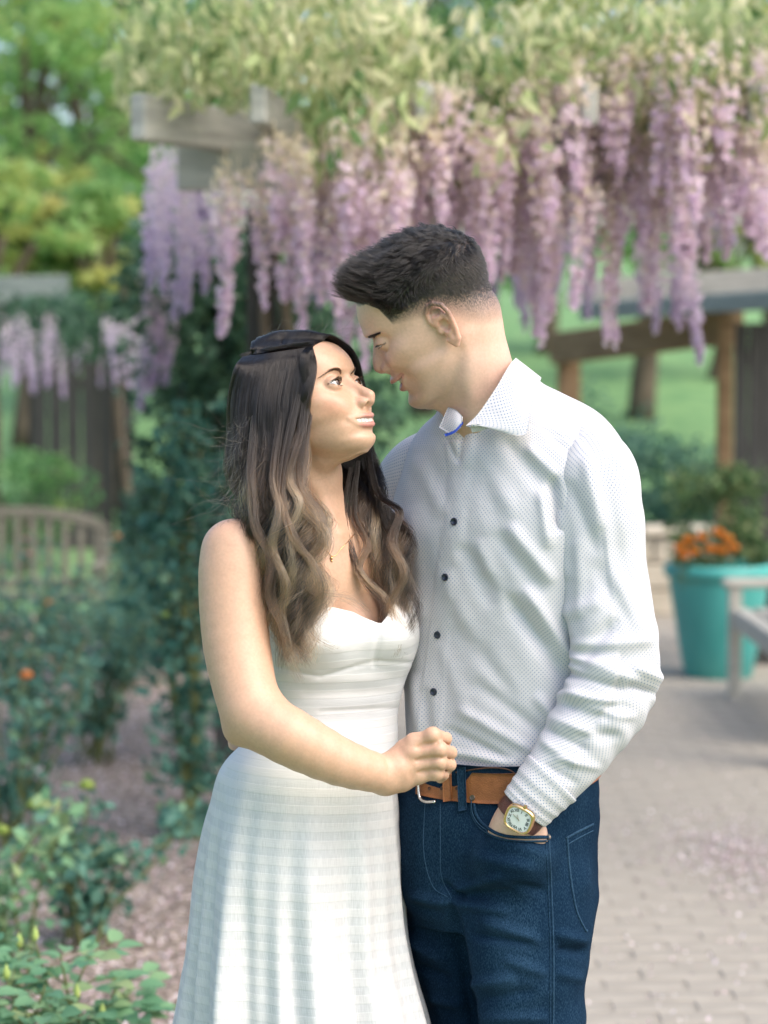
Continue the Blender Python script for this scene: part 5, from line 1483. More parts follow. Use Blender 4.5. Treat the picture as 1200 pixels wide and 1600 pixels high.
L_WIS = mat_leaf('wisteria_leaf', (.14, .24, .085), (.42, .49, .22), (.68, .65, .40), translucent=.45)
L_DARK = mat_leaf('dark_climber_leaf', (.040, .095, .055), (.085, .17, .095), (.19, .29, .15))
L_ROSE = mat_leaf('rose_leaf', (.055, .165, .125), (.115, .25, .185), (.22, .34, .18))
L_ROSE2 = mat_leaf('young_rose_leaf', (.10, .25, .14), (.19, .36, .19), (.40, .46, .20))
L_BUSH = mat_leaf('dark_shrub_leaf', (.035, .10, .075), (.075, .17, .12), (.15, .25, .15))
L_TREE = mat_leaf('sunny_tree_leaf', (.17, .36, .12), (.36, .53, .20), (.60, .60, .20), translucent=.6)
L_TREE2 = mat_leaf('green_tree_leaf', (.09, .23, .095), (.19, .37, .14), (.42, .52, .18), translucent=.58)
L_GOLD = mat_leaf('sunlit_gold_tree_leaf', (.30, .40, .11), (.50, .53, .18), (.72, .65, .26), translucent=.5)  # warm sunlight put into the leaf colour as yellow
PETAL = mat_leaf('lilac_petal', (.78, .62, .77), (.91, .77, .83), (.89, .80, .64), translucent=.62)
PETAL2 = mat_leaf('shaded_lilac_petal', (.60, .50, .70), (.78, .66, .79), (.86, .74, .78), translucent=.62)  # clusters further back: shade put into a deeper violet petal colour
WOOD = mat_simple('weathered_grey_wood', (.30, .30, .27), (.48, .47, .42), 6, rough=.85, bump_s=.4, stretch=(1, 1, 8), detail=8)
WOODP = mat_simple('sunlit_plank', (.34, .31, .25), (.52, .47, .38), 5, rough=.85, bump_s=.4, stretch=(1, 1, 6), detail=8)  # sunlight on the roof edge put into a pale warm plank colour
WOODS = mat_simple('dull_brown_teak', (.13, .125, .095), (.22, .205, .16), 8, rough=.85, bump_s=.3, stretch=(1, 1, 5), detail=8)
WOODG = mat_simple('mossy_grey_wood', (.13, .16, .15), (.24, .27, .25), 6, rough=.85, bump_s=.4, stretch=(1, 1, 8), detail=8)
WOODB = mat_simple('brown_stained_wood', (.15, .095, .05), (.24, .16, .09), 5, rough=.8, bump_s=.3, stretch=(1, 1, 6), detail=8)
WOODD = mat_simple('dark_stained_boards', (.035, .035, .034), (.065, .062, .058), 7, rough=.8, bump_s=.3, stretch=(8, 8, 1), detail=8)
WOODT = mat_simple('silvered_teak', (.34, .33, .29), (.50, .48, .42), 8, rough=.8, bump_s=.3, stretch=(1, 1, 5), detail=8)
BARK = mat_simple('grey_brown_bark', (.06, .045, .032), (.14, .11, .08), 14, rough=.9, bump_s=.8, stretch=(1, 1, .3), detail=8)
STEM = mat_simple('green_rose_stem', (.10, .14, .045), (.20, .20, .08), 30, rough=.6)

# ---- ground: lawn sheet rising behind, bed of mulch, brick path
def terrain_z(x, y): return .085 * np.maximum(0, y - 15.5) + .010 * np.maximum(0, y - 15.5) * np.sin(x * .3)
gx = np.concatenate((np.linspace(-120, -12, 12), np.linspace(-10, 10, 41), np.linspace(12, 120, 12))); gy = np.concatenate((np.linspace(-20, 14, 18), np.linspace(15, 60, 60), np.linspace(65, 260, 20)))
X, Y = np.meshgrid(gx, gy); Z = np.minimum(terrain_z(X, Y), 5.0 + .004 * Y)
vv = np.stack((X, Y, Z), -1).reshape(-1, 3); nx, ny_ = len(gx), len(gy)
i = np.arange(ny_ - 1)[:, None] * nx; j = np.arange(nx - 1)[None]
ff = np.stack((i + j, i + j + 1, i + nx + j + 1, i + nx + j), -1).reshape(-1, 4)
LAWN = mat_simple('mown_grass', (.10, .22, .085), (.20, .33, .13), 3.0, rough=.9, bump_s=.6, detail=10)
lawn = mesh_obj('lawn', vv, ff, LAWN); tag(lawn, kind='structure', label='green lawn rising behind the garden')
def flat(name, poly, z, mat, parent=None):
    me = mesh_obj(name, np.array([(x, y, z) for x, y in poly]), [tuple(range(len(poly)))], mat, parent, False); return me
def mulch_mat():
    m, nt, b = new_mat('bark_mulch')
    tc = N(nt, 'ShaderNodeTexCoord'); vo = N(nt, 'ShaderNodeTexVoronoi', i_Scale=38); nt.links.new(tc.outputs['Object'], vo.inputs['Vector'])
    no = N(nt, 'ShaderNodeTexNoise', i_Scale=2.2, i_Detail=6); nt.links.new(tc.outputs['Object'], no.inputs['Vector'])
    r = ramp(nt, vo.outputs['Color'], [(.1, (.10, .075, .055)), (.5, (.24, .19, .15)), (.9, (.38, .32, .27))])
    mx = N(nt, 'ShaderNodeMix', data_type='RGBA', blend_type='MULTIPLY'); mx.inputs[0].default_value = .6; nt.links.new(r.outputs[0], mx.inputs[6]); nt.links.new(no.outputs[0], mx.inputs[7])
    nt.links.new(r.outputs[0], b.inputs['Base Color']); b.inputs['Roughness'].default_value = .9
    bp = N(nt, 'ShaderNodeBump', i_Strength=.9, i_Distance=.02); nt.links.new(vo.outputs['Distance'], bp.inputs['Height']); nt.links.new(bp.outputs[0], b.inputs['Normal'])
    return m
bed = flat('garden_bed', [(-6, 3.0), (.02, 3.0), (.02, 15.5), (-6, 15.5)], .004, mulch_mat()); tag(bed, 'mulched rose bed strewn with fallen petals', kind='structure')
MORTAR = mat_simple('sandy_joint', (.23, .21, .175), (.31, .28, .235), 20, rough=.95, bump_s=.3)
pathb = flat('path', [(.03, 2.0), (4.2, 2.0), (4.2, 15.5), (.03, 15.5)], .004, MORTAR); tag(pathb, 'brick paved path', kind='structure')
BRICKM = mat_simple('pale_grey_brown_paver', (.26, .238, .20), (.37, .338, .285), 5, rough=.9, bump_s=.35, detail=9, bscale=60)
def brick_mesh():
    mb = MB().box((0, 0, 0), (.203, .098, .03), None, .004); o = mb.build('brick', BRICKM); me = o.data; bpy.data.objects.remove(o); return me
BM = brick_mesh()
bl = []
for r_ in range(int((15.3 - 4.9) / .105)):
    y = 4.95 + r_ * .105
    for k in range(20):
        x = .14 + k * .21 + (.105 if r_ % 2 else 0)
        if x > 4.1: break
        bl.append((x, y))
def visible(x, y):
    q = proj(np.array([(x, y, .01)]))[0]; return 640 < q[0] < 1225 and q[1] < 1630 and not (q[0] < 905 and q[1] > 1120)
vis = [q for q in bl if visible(*q)]; vis.sort(key=lambda q: q[1]); near300 = set(vis[:300]); rest = [q for q in bl if q not in near300]
rb = random.Random(3)
for x, y in vis[:300]:
    o = bpy.data.objects.new('brick', BM); link(o, pathb); o.location = (x, y, -.0085 + rb.uniform(-.0015, .0015)); o.rotation_euler = (rb.uniform(-.012, .012), rb.uniform(-.012, .012), rb.uniform(-.012, .012))
bv = np.array([q.co for q in BM.vertices]); bf = [tuple(p.vertices) for p in BM.polygons]
mb = MB()
for x, y in rest: mb.add(bv + np.array((x, y, -.0085 + rb.uniform(-.0015, .0015))), bf)
tag(mb.build('bricks', BRICKM, pathb), kind='stuff')
# fallen petals
rp = np.random.default_rng(11)
def ground_petals(n, fn):
    c = fn(n); c = np.concatenate((c, np.full((len(c), 1), .022)), 1); c[:, 2] += rp.uniform(0, .006, len(c))
    return leaf_cloud(c, .014, 1.2, rp.uniform(0, 1, len(c)), rp, .75)
def bedspread(n):
    y = 4.6 + 10 * rp.random(n) ** 1.7; px = rp.uniform(-60, 560, n); return np.stack(((px - 600) / F_PX * y, y), 1)
def pathspread(n):
    y = 5.2 + 6.5 * rp.random(n) ** 1.6; px = rp.uniform(860, 1260, n); return np.stack(((px - 600) / F_PX * y, y), 1)
def pile(n):
    y = rp.normal(7.6, .35, n); x = rp.normal(1.12, .13, n); return np.stack((x, y), 1)
PET_G = mat_leaf('fallen_petal', (.26, .19, .18), (.58, .46, .48), (.82, .74, .75), translucent=.2)
pt = leaf_obj('fallen_petals', [ground_petals(13000, bedspread), ground_petals(420, pathspread), ground_petals(900, pile)], PET_G, None); tag(pt, 'pale pink wisteria petals scattered over bed and path', 'petals', kind='stuff')

# ---- pergola
perg = empty('pergola', (0, 8.0, 0), 'weathered wooden pergola smothered in wisteria behind the couple', 'pergola')
def part(name, mat, parent, a, b, w, h, bev=.006): return MB().bar(a, b, w, h, bev).build(name, mat, parent)
part('beam', WOOD, perg, P(214, 182, 6.9), P(480, 224, 7.75), .05, .13)
part('beam', WOOD, perg, (-.62, 7.35, 2.18), (2.4, 7.05, 2.18), .06, .14)
part('beam', WOOD, perg, (-.75, 9.45, 2.18), (2.9, 9.15, 2.18), .06, .14)
for k in range(7): part('rafter', WOOD, perg, (-.35 + k * .46, 6.75, 2.31), (-.05 + k * .46, 9.9, 2.31), .045, .11)
for x, y in ((-.42, 8.35), (2.15, 7.1), (2.5, 9.25), (-.62, 9.5)): part('post', WOODB if x > 0 else WOODD, perg, (x, y, 0), (x, y, 2.12), .10, .10)

# ---- wisteria: trunk, leaves, hanging flower clusters
def raceme(seed, L, n, mat):
    r = np.random.default_rng(seed); t = r.random(n) ** .85
    rad = .058 * np.interp(t, [0, .12, .5, 1], [.45, 1.0, .70, .10]) * (.85 + .3 * math.sin(seed))
    a = r.random(n) * 6.283; rr = rad * np.sqrt(r.uniform(.25, 1, n))
    c = np.stack((rr * np.cos(a), rr * np.sin(a), -t * L + r.normal(0, .006, n)), 1)
    tone = np.clip(np.interp(t, [0, .2, .4, 1], [1.0, .85, .55, .20]) + r.normal(0, .16, n), 0, 1)
    v, f, tn = leaf_cloud(c, .026, .1, tone, r, .85)
    v2, f2, tn2 = leaf_cloud(c + r.normal(0, .004, c.shape), .021, .1, np.clip(tone + .15, 0, 1), r, .8)
    st, sf = tube(np.array([(0, 0, .03), (.004, 0, -L * .5), (0, .003, -L)]), [.0022, .0016, .0008], 4)
    V = np.concatenate((v, v2, st)); Fq = [tuple(q) for q in np.concatenate((f, f2 + len(v)))] + [tuple(i + len(v) + len(v2) for i in q) for q in sf]
    o = mesh_obj('flower_cluster', V, Fq, mat, None, False); attr(o, 'tone', np.concatenate((tn, tn2, np.ones(len(st))))); me = o.data; bpy.data.objects.remove(o); return me
RM = [raceme(40 + k, L, n, PETAL) for k, (L, n) in enumerate(((.22, 54), (.28, 68), (.34, 80), (.40, 94), (.46, 106), (.31, 74)))]
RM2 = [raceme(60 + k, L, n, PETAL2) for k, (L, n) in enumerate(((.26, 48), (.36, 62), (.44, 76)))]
def hang(root, meshes, spots, rg):
    for px, py, D in spots:
        o = bpy.data.objects.new('flower_cluster', meshes[rg.integers(len(meshes))]); link(o, root)
        s = rg.uniform(.8, 1.12); o.location = P(px, py, D); o.scale = (s, s, s * rg.uniform(.9, 1.1)); o.rotation_euler = (rg.normal(0, .06), rg.normal(0, .06), rg.uniform(0, 6.28))
rw = np.random.default_rng(77)
wis = empty('wisteria', (1.0, 7.2, 0), 'wisteria with long lilac flower clusters hanging from the pergola front', 'wisteria', 'wisteria vines')
spots = []
# top line and lower end of the flower curtain, by pixel column (front layer)
TOPY = lambda x: np.interp(x, [440, 520, 600, 700, 800, 900, 980, 1060, 1200], [205, 200, 130, 120, 110, 60, 50, 90, 70])
BOTY = lambda x: np.interp(x, [430, 480, 540, 600, 660, 700, 760, 830, 900, 950, 1000, 1040, 1100, 1200], [330, 400, 470, 430, 310, 340, 410, 440, 410, 455, 400, 500, 330, 340])
for k in range(170):
    x = rw.uniform(425, 1215); t, b = TOPY(x), BOTY(x); D = rw.uniform(6.75, 7.25)
    Lp = 270 * rw.uniform(.7, 1)                       # a cluster is roughly this long in the frame
    y = t + max(0, b - t - Lp * .62) * rw.random(); spots.append((x, y, D))
for x, y in ((352, 250), (372, 262), (395, 255), (410, 300), (440, 330), (462, 250), (360, 270), (560, 300), (575, 330), (545, 320), (960, 300), (955, 330), (850, 290), (830, 280)): spots.append((x, y, 6.95))
hang(wis, RM, spots, rw)
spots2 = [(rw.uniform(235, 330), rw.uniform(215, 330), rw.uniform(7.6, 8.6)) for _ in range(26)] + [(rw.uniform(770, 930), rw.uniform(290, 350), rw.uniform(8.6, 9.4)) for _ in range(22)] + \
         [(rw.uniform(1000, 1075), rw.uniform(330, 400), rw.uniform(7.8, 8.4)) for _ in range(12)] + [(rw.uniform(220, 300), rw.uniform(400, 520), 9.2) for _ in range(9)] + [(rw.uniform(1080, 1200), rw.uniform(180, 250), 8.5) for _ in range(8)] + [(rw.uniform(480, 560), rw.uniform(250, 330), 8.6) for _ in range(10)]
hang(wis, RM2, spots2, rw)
lv = []
for k in range(250):
    x = rw.uniform(225, 1240); top = np.interp(x, [225, 330, 450, 560, 640, 720, 800, 950, 1240], [105, 20, -30, -40, 55, 75, 45, 45, 65]); y = top + (np.interp(x, [225, 400, 520, 700, 900, 1240], [180, 210, 260, 230, 210, 240]) - top) * rw.random() ** .8
    if x < 470 and y > 128: y = 128 - 100 * rw.random()
    c = P(x, y, rw.uniform(6.7, 8.6)); n = 30
    pts = blob(n, c, (.14, .18, .14), rw, .1); sun_t = np.clip(.40 + .4 * (c[2] - 2.2) / .5 + .3 * rw.normal() + rw.normal(0, .2, n), 0, 1)  # higher leaves get a lighter tone, sunlight painted into the colour
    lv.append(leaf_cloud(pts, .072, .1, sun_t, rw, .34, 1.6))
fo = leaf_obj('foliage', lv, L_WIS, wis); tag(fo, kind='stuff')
mb = MB()
for s in range(3):
    t = np.linspace(0, 1, 26); mb.tube(np.stack((-.36 + .05 * np.sin(t * 9 + s * 2.1) + (t > .85) * (t - .85) * 2, 8.28 + .05 * np.cos(t * 9 + s * 2.1), t * 2.35), 1), np.linspace(.028, .016, 26), 7)
mb.build('trunk', BARK, wis, True)

wis3 = empty('wisteria', (2.12, 7.25, 0), 'wisteria climbing in from the frame edge, its pale clusters high among the leaves', 'wisteria', 'wisteria vines')
hang(wis3, RM, [(x, np.interp(x, [520, 640, 800, 950, 1215], [185, 120, 90, 40, 60]) + 150 * rw.random() ** 1.3, rw.uniform(6.65, 7.6)) for x in rw.uniform(530, 1215, 120)], rw)
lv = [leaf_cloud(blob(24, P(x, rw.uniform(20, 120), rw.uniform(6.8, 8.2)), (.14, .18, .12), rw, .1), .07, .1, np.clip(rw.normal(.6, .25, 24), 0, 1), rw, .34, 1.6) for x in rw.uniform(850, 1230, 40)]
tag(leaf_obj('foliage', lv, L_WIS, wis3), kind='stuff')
t = np.linspace(0, 1, 26); MB().tube(np.stack((2.12 + .06 * np.sin(t * 9), 7.22 + .06 * np.cos(t * 9), t * 2.4), 1), np.linspace(.03, .018, 26), 7).build('trunk', BARK, wis3, True)

# ---- dark climbing plant filling the space behind them, at the pergola posts
def thicket(name, label, cat, zones, mat, size, loc, rg, group=None, stems=None):
    """zones: (px0,px1,py0,py1,D0,D1,number)"""
    o = empty(name, loc, label, cat, group); parts_ = []
    for x0, x1, y0, y1, d0, d1, n in zones:
        m = max(1, n // 40)
        for _ in range(m):
            c = P(rg.uniform(x0, x1), rg.uniform(y0, y1), rg.uniform(d0, d1)); pts = blob(40, c, (.16, .16, .13), rg, .1); pts[:, 2] = np.maximum(pts[:, 2], .03)
            parts_.append(leaf_cloud(pts, size, .5, np.clip(rg.normal(.38, .24, 40) + .15 * rg.normal(), 0, 1), rg, .6))
    leaf_obj('foliage', parts_, mat, o)
    if stems:
        mb = MB()
        for pts in stems: mb.tube(catmull([P(*q) for q in pts], 14), np.linspace(.016, .007, 14), 6)
        mb.build('stem', BARK, o, True)
    return o
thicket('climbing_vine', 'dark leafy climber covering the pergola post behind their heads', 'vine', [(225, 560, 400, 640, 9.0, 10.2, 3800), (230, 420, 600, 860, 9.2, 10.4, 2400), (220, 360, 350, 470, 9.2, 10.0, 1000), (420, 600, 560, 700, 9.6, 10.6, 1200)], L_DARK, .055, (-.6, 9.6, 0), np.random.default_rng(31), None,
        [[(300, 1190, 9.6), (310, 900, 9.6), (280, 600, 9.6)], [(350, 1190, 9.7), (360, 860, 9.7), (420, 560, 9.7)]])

# ---- roses
def rose_bush(px, by, h, spread, n, seed, mat, label, group='rose bushes in the bed', buds=0, budmat=None, size=.042, D=None):
    r = np.random.default_rng(seed)
    g = GP(px, by) if D is None else np.array(((px - 600) / F_PX * D, D, 0))
    o = empty('rose_bush', g, label, 'rose bush', group); mb = MB(); parts_ = []; tips = []
    for k in range(max(5, n // 55)):
        a = r.random() * 6.28; e = spread * math.sqrt(r.random()); tip = g + np.array((e * math.cos(a), e * math.sin(a), h * r.uniform(.55, 1.0)))
        mid = g + (tip - g) * .5 + np.array((.03 * r.normal(), .03 * r.normal(), .06)); st = catmull([g + np.array((.04 * r.normal(), .04 * r.normal(), .0)), mid, tip], 9); mb.tube(st, np.linspace(.006, .0025, 9), 5); tips.append(tip)
        for t in np.linspace(.25, 1, 9):
            c = st[int(t * 8)]; pts = blob(6, c, (.07, .07, .05), r, .1); pts[:, 2] = np.maximum(pts[:, 2], .03)
            parts_.append(leaf_cloud(pts, size, .6, np.clip(r.normal(.25 + .35 * t, .2, 6), 0, 1), r, .62))
    mb.build('stem', STEM, o, True); leaf_obj('foliage', parts_, mat, o)
    for k in range(buds):
        tip = tips[k % len(tips)] + np.array((0, 0, .015)); v, f = rose_bloom(tip, .022, r); mesh_obj('bloom', v, f, budmat, o)
    return o
def rose_bloom(c, R, r):
    """a few rings of cupped petals"""
    V, Fq = [], []
    for ring, (n, rr, tilt) in enumerate(((5, 1.0, .5), (4, .7, .9), (3, .4, 1.25))):
        for k in range(n):
            a = 2 * math.pi * (k + .5 * ring) / n + r.normal(0, .1); d = np.array((math.cos(a), math.sin(a), 0)); s = np.array((-d[1], d[0], 0)); up = np.array((0, 0, 1.))
            for iu in range(4):
                t = iu / 3; w = R * .75 * math.sin(math.pi * (.18 + .64 * t)); q = c + d * R * rr * math.sin(t * 1.4) + up * R * (1.3 * t * math.sin(tilt) + .1)
                V += [q - s * w, q + d * w * .2, q + s * w]
            b = len(V) - 12
            for iu in range(3):
                for jv in range(2): Fq.append((b + iu * 3 + jv, b + iu * 3 + jv + 1, b + iu * 3 + jv + 4, b + iu * 3 + jv + 3))
    return np.array(V), Fq
PEACH = mat_simple('peach_orange_petal', (.62, .22, .07), (.72, .34, .14), 40, rough=.6); PALE = mat_simple('faded_pink_petal', (.55, .30, .25), (.65, .42, .36), 40, rough=.6)
GREENBUD = mat_simple('yellow_green_bud', (.30, .42, .10), (.42, .50, .15), 40, rough=.5)
rose_bush(150, 1195, .80, .34, 900, 1, L_ROSE, 'dense dark green rose bush beside the petal covered walk')
rose_bush(40, 1150, .80, .40, 800, 2, L_ROSE, 'rose bush with faded pink blooms at the frame edge below the slatted bench', buds=4, budmat=PALE)
rose_bush(205, 1075, .62, .30, 600, 3, L_ROSE, 'low rose bush at the far end of the petal covered walk')
rose_bush(95, 1060, .70, .45, 700, 4, L_ROSE, 'spreading rose bush just in front of the slatted bench', buds=3, budmat=PEACH)
rose_bush(15, 1330, .75, .34, 900, 5, L_ROSE, 'tall blue green rose bush in the middle of the bed with peach blooms', buds=4, budmat=PEACH)
rose_bush(120, 1480, .42, .34, 700, 6, L_ROSE, 'low blue green rose bush half way down the bed with pale new shoots', buds=3, budmat=GREENBUD)
rose_bush(20, 1560, .55, .30, 600, 7, L_ROSE2, 'bright green rose bush behind the nearest bush')
rose_bush(250, 1040, .45, .25, 400, 8, L_ROSE, 'small rose bush at the foot of the dark climber')
# the near one: single leaves in leaflets, stems and buds
def near_rose():
    r = np.random.default_rng(12); g = np.array(((70 - 600) / F_PX * 4.55, 4.55, 0)); o = empty('rose_bush', g, 'nearest rose bush with sharp light green leaves and pointed buds', 'rose bush', 'rose bushes in the bed')
    mb = MB(); parts_ = []
    tips = [(55, 1375 + 95, 4.5), (95, 1490, 4.45), (30, 1480, 4.6), (135, 1500, 4.5), (180, 1545, 4.55), (205, 1560, 4.6), (10, 1530, 4.4), (70, 1540, 4.35), (120, 1560, 4.4), (-20, 1500, 4.5), (160, 1590, 4.45), (40, 1580, 4.3)]
    for k, q in enumerate(tips):
        tip = P(*q); st = catmull([g + np.array((.05 * r.normal(), .04 * r.normal(), 0)), g + (tip - g) * .55 + np.array((.03 * r.normal(), .02 * r.normal(), .05)), tip], 16); mb.tube(st, np.linspace(.005, .0018, 16), 6)
        for t in np.linspace(.45, .97, 6):
            b = st[int(t * 15)]; a = r.random() * 6.28; d = np.array((math.cos(a), math.sin(a) * .8, .25)); d /= np.linalg.norm(d); L = r.uniform(.07, .11)
            pet = np.array([b, b + d * L * .5 + np.array((0, 0, .012)), b + d * L]); mb.tube(pet, [.0013, .001, .0007], 4); s = np.cross(d, (0, 0, 1.)); s /= np.linalg.norm(s)
            cs_ = [b + d * L * 1.0] + [b + d * L * m + s * sg * .026 for m in (.5, .82) for sg in (1, -1)]
            for c in cs_:
                dd = d * .7 + s * np.sign((c - b) @ s) * .8 * (np.linalg.norm(c - b - d * L) > .01); dd /= np.linalg.norm(dd); n_ = np.array((r.normal(0, .25), r.normal(0, .25) - .35, 1.)); n_ -= dd * (n_ @ dd); n_ /= np.linalg.norm(n_); ss = np.cross(dd, n_); le = r.uniform(.038, .055); w = le * .30
                u = np.linspace(0, 1, 7); wid = w * np.sin(math.pi * u ** .8) ** .8; spine = c + dd * (u[:, None] * le) - n_ * (u[:, None] ** 2 * le * .18)
                v = np.stack((spine - ss * wid[:, None] + n_ * (wid * .35)[:, None], spine, spine + ss * wid[:, None] + n_ * (wid * .35)[:, None]), 1).reshape(-1, 3)
                f = np.array([(i * 3 + j, i * 3 + j + 1, i * 3 + j + 4, i * 3 + j + 3) for i in range(6) for j in range(2)]); parts_.append((v, f, np.full(len(v), np.clip(r.normal(.45, .22), 0, 1))))
        if k % 2 == 0:
            u = np.linspace(0, 1, 7); bud = MB().tube(np.stack((tip[0] + 0 * u, tip[1] + 0 * u, tip[2] + u * .028), 1), .0062 * np.sin(math.pi * (.12 + .86 * u) ** .8) + .0006, 8); bud.build('bud', GREENBUD, o, True)
    mb.build('stem', STEM, o, True); leaf_obj('foliage', parts_, L_ROSE2, o)
near_rose()
# climbing rose on a post beside her shoulder
r = np.random.default_rng(14); g = GP(292, 1312); D = g[1]
cr = empty('climbing_rose', g, 'tall slender climbing rose with blue green leaves beside her arm', 'climbing rose'); mb = MB(); parts_ = []
for k in range(5):
    st = catmull([g + np.array((.03 * r.normal(), .03 * r.normal(), 0)), P(290 + 12 * r.normal(), 1100, D), P(285 + 16 * r.normal(), 880, D), P(300 + 20 * r.normal(), 640 + 30 * k, D)], 22); mb.tube(st, np.linspace(.010, .004, 22), 6)
    for t in range(3, 22):
        for _ in range(2):
            pts = blob(8, st[t] + np.array((.05 * r.normal(), .05 * r.normal(), .02 * r.normal())), (.06, .06, .045), r, .1); parts_.append(leaf_cloud(pts, .046, .7, np.clip(r.normal(.35, .25, 8), 0, 1), r, .62))
parts_.append(leaf_cloud(blob(160, g + np.array((.0, 0, .07)), (.10, .10, .06), r, .1), .04, .6, None, r, .6))
mb.build('stem', STEM, cr, True); leaf_obj('foliage', parts_, L_ROSE, cr)
for q in ((271, 852), (268, 935), (258, 965), (285, 760)): v, f = rose_bloom(P(q[0], q[1], D - .05), .014, r); mesh_obj('bud', v, f, GREENBUD, cr)

# ---- teal pot with marigolds
g = GP(1122, 1058); Dp = g[1]; k_ = Dp / F_PX
pot = empty('planter_pot', g, 'large turquoise glazed pot with a rolled rim', 'planter')
GLAZE = mat_simple('turquoise_glaze', (.030, .235, .215), (.085, .40, .36), 4, rough=.4, spec=.5, bump_s=.1, detail=8, stretch=(1, 1, .35))
prof = [(.001, .012), (50, .0), (53, 4), (62, 50), (72, 110), (78, 150), (79, 158), (84, 160), (87, 166), (86, 176), (82, 180), (77, 178), (75, 168), (70, 150)]
a = np.linspace(0, 2 * math.pi, 48, endpoint=False)
rings = np.array([np.stack((g[0] + rr * k_ * np.cos(a), g[1] + rr * k_ * np.sin(a), np.full(48, zz * k_)), 1) for rr, zz in prof]); v, f = loft(rings); mesh_obj('body', v, f, GLAZE, pot)
SOIL = mat_simple('potting_soil', (.03, .02, .014), (.06, .045, .03), 60, rough=.95)
mesh_obj('soil', np.concatenate(([(g[0], g[1], 152 * k_)], np.stack((g[0] + 70 * k_ * np.cos(a), g[1] + 70 * k_ * np.sin(a), np.full(48, 150 * k_)), 1))), [(0, 1 + i, 1 + (i + 1) % 48) for i in range(48)], SOIL, pot, False)
r = np.random.default_rng(15); mg = empty('marigold_plant', g + np.array((0, 0, .46)), 'orange marigolds and leafy stems growing in the turquoise pot', 'flowers'); parts_ = []
for _ in range(44):
    q = (r.uniform(1055, 1190), r.uniform(745, 880), Dp + r.uniform(-.2, .2)); parts_.append(leaf_cloud(blob(40, P(*q), (.08, .08, .09), r, .1), .045, .5, None, r, .5))
leaf_obj('foliage', parts_, mat_leaf('marigold_leaf', (.05, .12, .05), (.12, .21, .08), (.28, .32, .14)), mg)
ORANGE = mat_simple('marigold_orange', (.72, .20, .02), (.85, .36, .05), 30, rough=.6)
mb = MB()
for q in ((1062, 862), (1075, 850), (1096, 846), (1110, 864), (1122, 838), (1137, 848), (1128, 866), (1084, 868), (1146, 862), (1068, 874)):
    c = P(q[0], q[1], Dp - .22); v, f = rose_bloom(c, .030, r); mesh_obj('bloom', v, f, ORANGE, mg); mb.tube(np.array([c + np.array((0, .01, -.14)), c + np.array((0, .01, -.06)), c]), [.004, .003, .003], 5)
mb.build('stem', STEM, mg, True)

# ---- teak bench cut by the frame edge on the path
g = GP(1147, 1092); Db = g[1]; kb = Db / F_PX
bench = empty('bench', g, 'weathered teak bench arm and leg cut off by the frame edge, beside the pot', 'bench', 'garden benches')
bx = g[0]
for dy in (0, -1.4):
    part('leg', WOODT, bench, (bx, Db + dy, 0), (bx, Db + dy, .53), .06, .06); part('leg', WOODT, bench, (bx + .55, Db + dy, 0), (bx + .57, Db + dy, .92), .06, .06)
    part('arm', WOODT, bench, (bx - .06, Db + dy, .550), (bx + .58, Db + dy, .550), .085, .045, .014)
    part('side_rail', WOODT, bench, (bx, Db + dy, .36), (bx + .55, Db + dy, .36), .035, .065)
part('front_rail', WOODT, bench, (bx, Db, .375), (bx, Db - 1.4, .375), .03, .07)
for k in range(5): part('seat_slat', WOODT, bench, (bx + .03 + k * .10, Db + .02, .42), (bx + .03 + k * .10, Db - 1.42, .42), .08, .022)
part('back_rail', WOODT, bench, (bx + .57, Db, .90), (bx + .57, Db - 1.4, .90), .035, .07); part('back_rail', WOODT, bench, (bx + .565, Db, .50), (bx + .565, Db - 1.4, .50), .03, .05)
for k in range(12): part('back_slat', WOODT, bench, (bx + .567, Db - .08 - k * .112, .5), (bx + .57, Db - .08 - k * .112, .88), .016, .05)

# ---- slatted bench on the far side of the bed
gb = GP(0, 960); Dl = 14.5; kl = Dl / F_PX
X_ = lambda px: (px - 600) * kl
bl_ = empty('bench', (X_(30), Dl, 0), 'slatted garden bench with curved back beyond the rose bed', 'bench', 'garden benches')
zt = lambda py: P(600, py, Dl)[2]
arc = np.array([(X_(px), Dl, zt(py)) for px, py in ((-60, 802), (0, 799), (60, 800), (110, 806), (150, 818), (165, 830))]); arc = catmull(arc, 24)
mb = MB()
for p0, p1 in zip(arc[:-1], arc[1:]): mb.bar(p0, p1 + (p1 - p0) * .05, .035, .055)
mb.build('back_rail', WOODS, bl_)
part('back_rail', WOODS, bl_, (X_(-60), Dl, zt(912)), (X_(165), Dl, zt(912)), .035, .06)
for px in range(-50, 160, 25): part('back_slat', WOODS, bl_, (X_(px), Dl, zt(912)), (X_(px), Dl, np.interp(X_(px), arc[:, 0], arc[:, 2])), .046, .016)
for k in range(5): part('seat_slat', WOODS, bl_, (X_(-60), Dl - .06 - k * .09, zt(926)), (X_(168), Dl - .06 - k * .09, zt(926)), .075, .02)
for px in (-58, 163):
    part('leg', WOODS, bl_, (X_(px), Dl, 0), (X_(px), Dl, zt(835)), .05, .05); part('leg', WOODS, bl_, (X_(px), Dl - .5, 0), (X_(px), Dl - .5, zt(880)), .05, .05); part('arm', WOODS, bl_, (X_(px), Dl - .54, zt(876)), (X_(px), Dl + .02, zt(876)), .06, .03)

